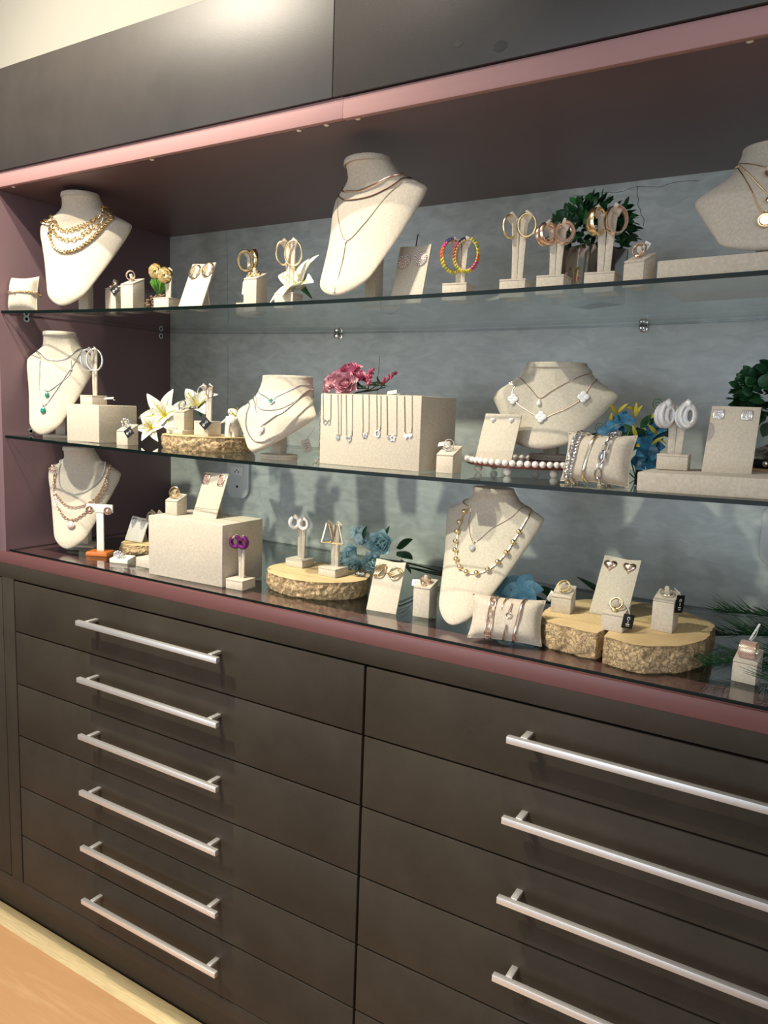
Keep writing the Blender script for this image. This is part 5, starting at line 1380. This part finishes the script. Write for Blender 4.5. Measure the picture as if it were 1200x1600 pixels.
# big cracked slice
wood_slice('largest wood slice, split by a crack, at the right of the counter', (1.1086, .1689, ZC), .124, .125, .0392, 9.4,
           radii=[(-178, .122), (-138, .137), (-113, .117), (-97, .112), (-90, .122), (-68, .141), (-50, .140), (-26, .128), (5, .122), (23, .128), (60, .122), (95, .120), (140, .118)], cleft=-95, flare=0)
za = ZC+.0401
M, Tp = ring_block('ring block with a wide key-pattern ring on the largest wood slice', 1.0133, .1463, za, 4.5, .0310, .034, .0260, .0392)
finger_ring('wide gold ring with a key pattern on the left of the largest slice', Tp, 'greek', GOLD, tilt=.5, lift=.004)
tag_card('white tag hanging behind the wide key-pattern ring', M @ V((-.022, .004, .020)), -.3, .5, 0, False, .007, .018, string=M @ V((-.008, 0, .042)))
F = slant_card('slanted card with two stone hearts on the largest wood slice', 1.0801, .1598, za, -4.4, .0594, .1010, 32.4)
stud('left stone heart earring on the largest wood slice', F, -.0165, .0850, 'heart', ROSE, .0105)
stud('right stone heart earring on the largest wood slice', F, .0140, .0850, 'heart', ROSE, .0105)
M, Tp = ring_block('low ring block with a black tag at the front of the largest slice', 1.1085, .0944, za, -3.4, .0311, .0325, .0257, .0362)
finger_ring('shiny gold ring with a wave at the front of the largest slice', Tp, 'knot', GOLD, tilt=.6, lift=.003)
tag_card('black tag hanging on the low block at the front of the largest slice', M @ V((.0215, -.012, .018)), .55, .15, 0, True, .016, .021, string=M @ V((.010, .002, .040)))
M, Tp = ring_block('tall ring block with a black tag on the right of the largest slice', 1.1686, .1404, za, -2.6, .0300, .0355, .0467, .0560)
finger_ring('plain gold band lying flat round the tongue of the tall right block', Tp, 'band', PALEGOLD, tilt=.12, lift=.003)
tag_card('black tag hanging on the tall block on the right of the largest slice', M @ V((.0205, -.008, .043)), 1.0, .10, 0, True, .016, .026, string=M @ V((.008, .006, .062)))

M, Tp = ring_block('ring block with a broad sparkling ring at the right end of the counter', 1.2864, .0998, ZC, -7.3, .0302, .0325, .0287, .0420)
finger_ring('broad sparkling ring on the block at the right end of the counter', Tp, 'texture', GOLD_S, lift=.0085)
tag_card('thin white strip standing up behind the broad sparkling ring', M @ V((.003, .009, .066)), .3, .42, 0, False, .0026, .026, string=M @ V((-.002, .006, .050)))

# fern at the right end
t = thing('fern_branch', 'feathery dark green fern branch lying at the right end of the counter', 'plant', loc=(1.30, .26, ZC))
b = MB(); rnd = random.Random(31)
for sx_, sy_, ex, ey, ez in ((.12, .06, -.115, -.04, .012), (.13, .02, -.07, -.17, .010), (.14, -.03, .02, -.22, .020), (.12, .10, -.08, .09, .030), (.15, 0, -.03, -.10, .050)):
    A_, B_ = V((sx_, sy_, .010)), V((ex, ey, ez)); b.tube([A_.lerp(B_, k/8)+V((0, 0, .012*math.sin(PI*k/8))) for k in range(9)], .0009, 5)
    for k in range(70):
        f = .08+.9*k/70; p = A_.lerp(B_, f)+V((0, 0, .012*math.sin(PI*f))); d = (B_-A_).normalized()
        for s in (-1, 1):
            n_ = V((-d.y, d.x, 0))*s; e = (d*.8+n_*rnd.uniform(.35, .9)+V((0, 0, rnd.uniform(-.05, .5)))).normalized(); L_ = .045*rnd.uniform(.6, 1.1)
            q1, q2 = p+e*L_*.5, p+e*L_; q2.z = max(q2.z, .0015); q1.z = max(q1.z, .0015)
            b.tube([p, q1, q2], [.0007, .0006, .0002], 4)
obj('fronds', b, LEAFD, t)
# ================================================================ light, camera, colour management
W = bpy.data.worlds.new('shop'); bpy.context.scene.world = W; W.use_nodes = True
W.node_tree.nodes['Background'].inputs[0].default_value = (.92, .95, 1, 1); W.node_tree.nodes['Background'].inputs[1].default_value = .13
def spot(name, loc, aim, power, col, size, ang=110, blend=.6):
    l = bpy.data.lights.new(name, 'SPOT'); l.energy = power; l.color = col; l.shadow_soft_size = size; l.spot_size = math.radians(ang); l.spot_blend = blend
    o = bpy.data.objects.new(name, l); COL.objects.link(o); o.location = loc
    o.rotation_euler = (V(aim)-V(loc)).to_track_quat('-Z', 'Y').to_euler(); return o
def area(name, loc, aim, power, col, sx, sy):
    l = bpy.data.lights.new(name, 'AREA'); l.shape = 'RECTANGLE'; l.size = sx; l.size_y = sy; l.energy = power; l.color = col
    o = bpy.data.objects.new(name, l); COL.objects.link(o); o.location = loc
    o.rotation_euler = (V(aim)-V(loc)).to_track_quat('-Z', 'Y').to_euler(); return o
spot('ceiling_spot', (-.12, -1.30, 2.95), (.05, .1, .95), 235, (1, .91, .75), .025, 66, .7)
spot('ceiling_spot', (.13, -.82, 2.95), (.18, .1, .8), 175, (1, .89, .72), .03, 56, .8)
spot('ceiling_spot', (.52, -.30, 2.95), (.50, -.02, 1.9), 26, (1, .86, .60), .03, 50, .9)
spot('ceiling_spot', (1.7, -1.5, 2.95), (1.25, .2, 1.2), 24, (1, .93, .88), .25, 90, .8)
for x in (-1.9, -.55, .8): area('shop_window', (x, -4.5, 1.25), (x*.4+.4, .3, 1.2), 27, (.80, .90, 1), .95, 2.3)
area('shop_window', (3.2, -2.4, 1.4), (1.0, .3, 1.1), 15, (.86, .92, 1), 1.6, 2.0)

cam = bpy.data.cameras.new('camera'); co = bpy.data.objects.new('camera', cam); COL.objects.link(co)
cam.sensor_fit = 'VERTICAL'; cam.sensor_height = 24; cam.lens = 24*FPX/1600; cam.clip_start = .02
co.matrix_world = Matrix(((RGT.x, UPV.x, -FWD.x, CAM.x), (RGT.y, UPV.y, -FWD.y, CAM.y), (RGT.z, UPV.z, -FWD.z, CAM.z), (0, 0, 0, 1)))
sc = bpy.context.scene; sc.camera = co
sc.view_settings.view_transform = 'Standard'; sc.view_settings.look = 'None'; sc.view_settings.gamma = 1
sc.view_settings.use_curve_mapping = False; sc.view_settings.exposure = 0.0
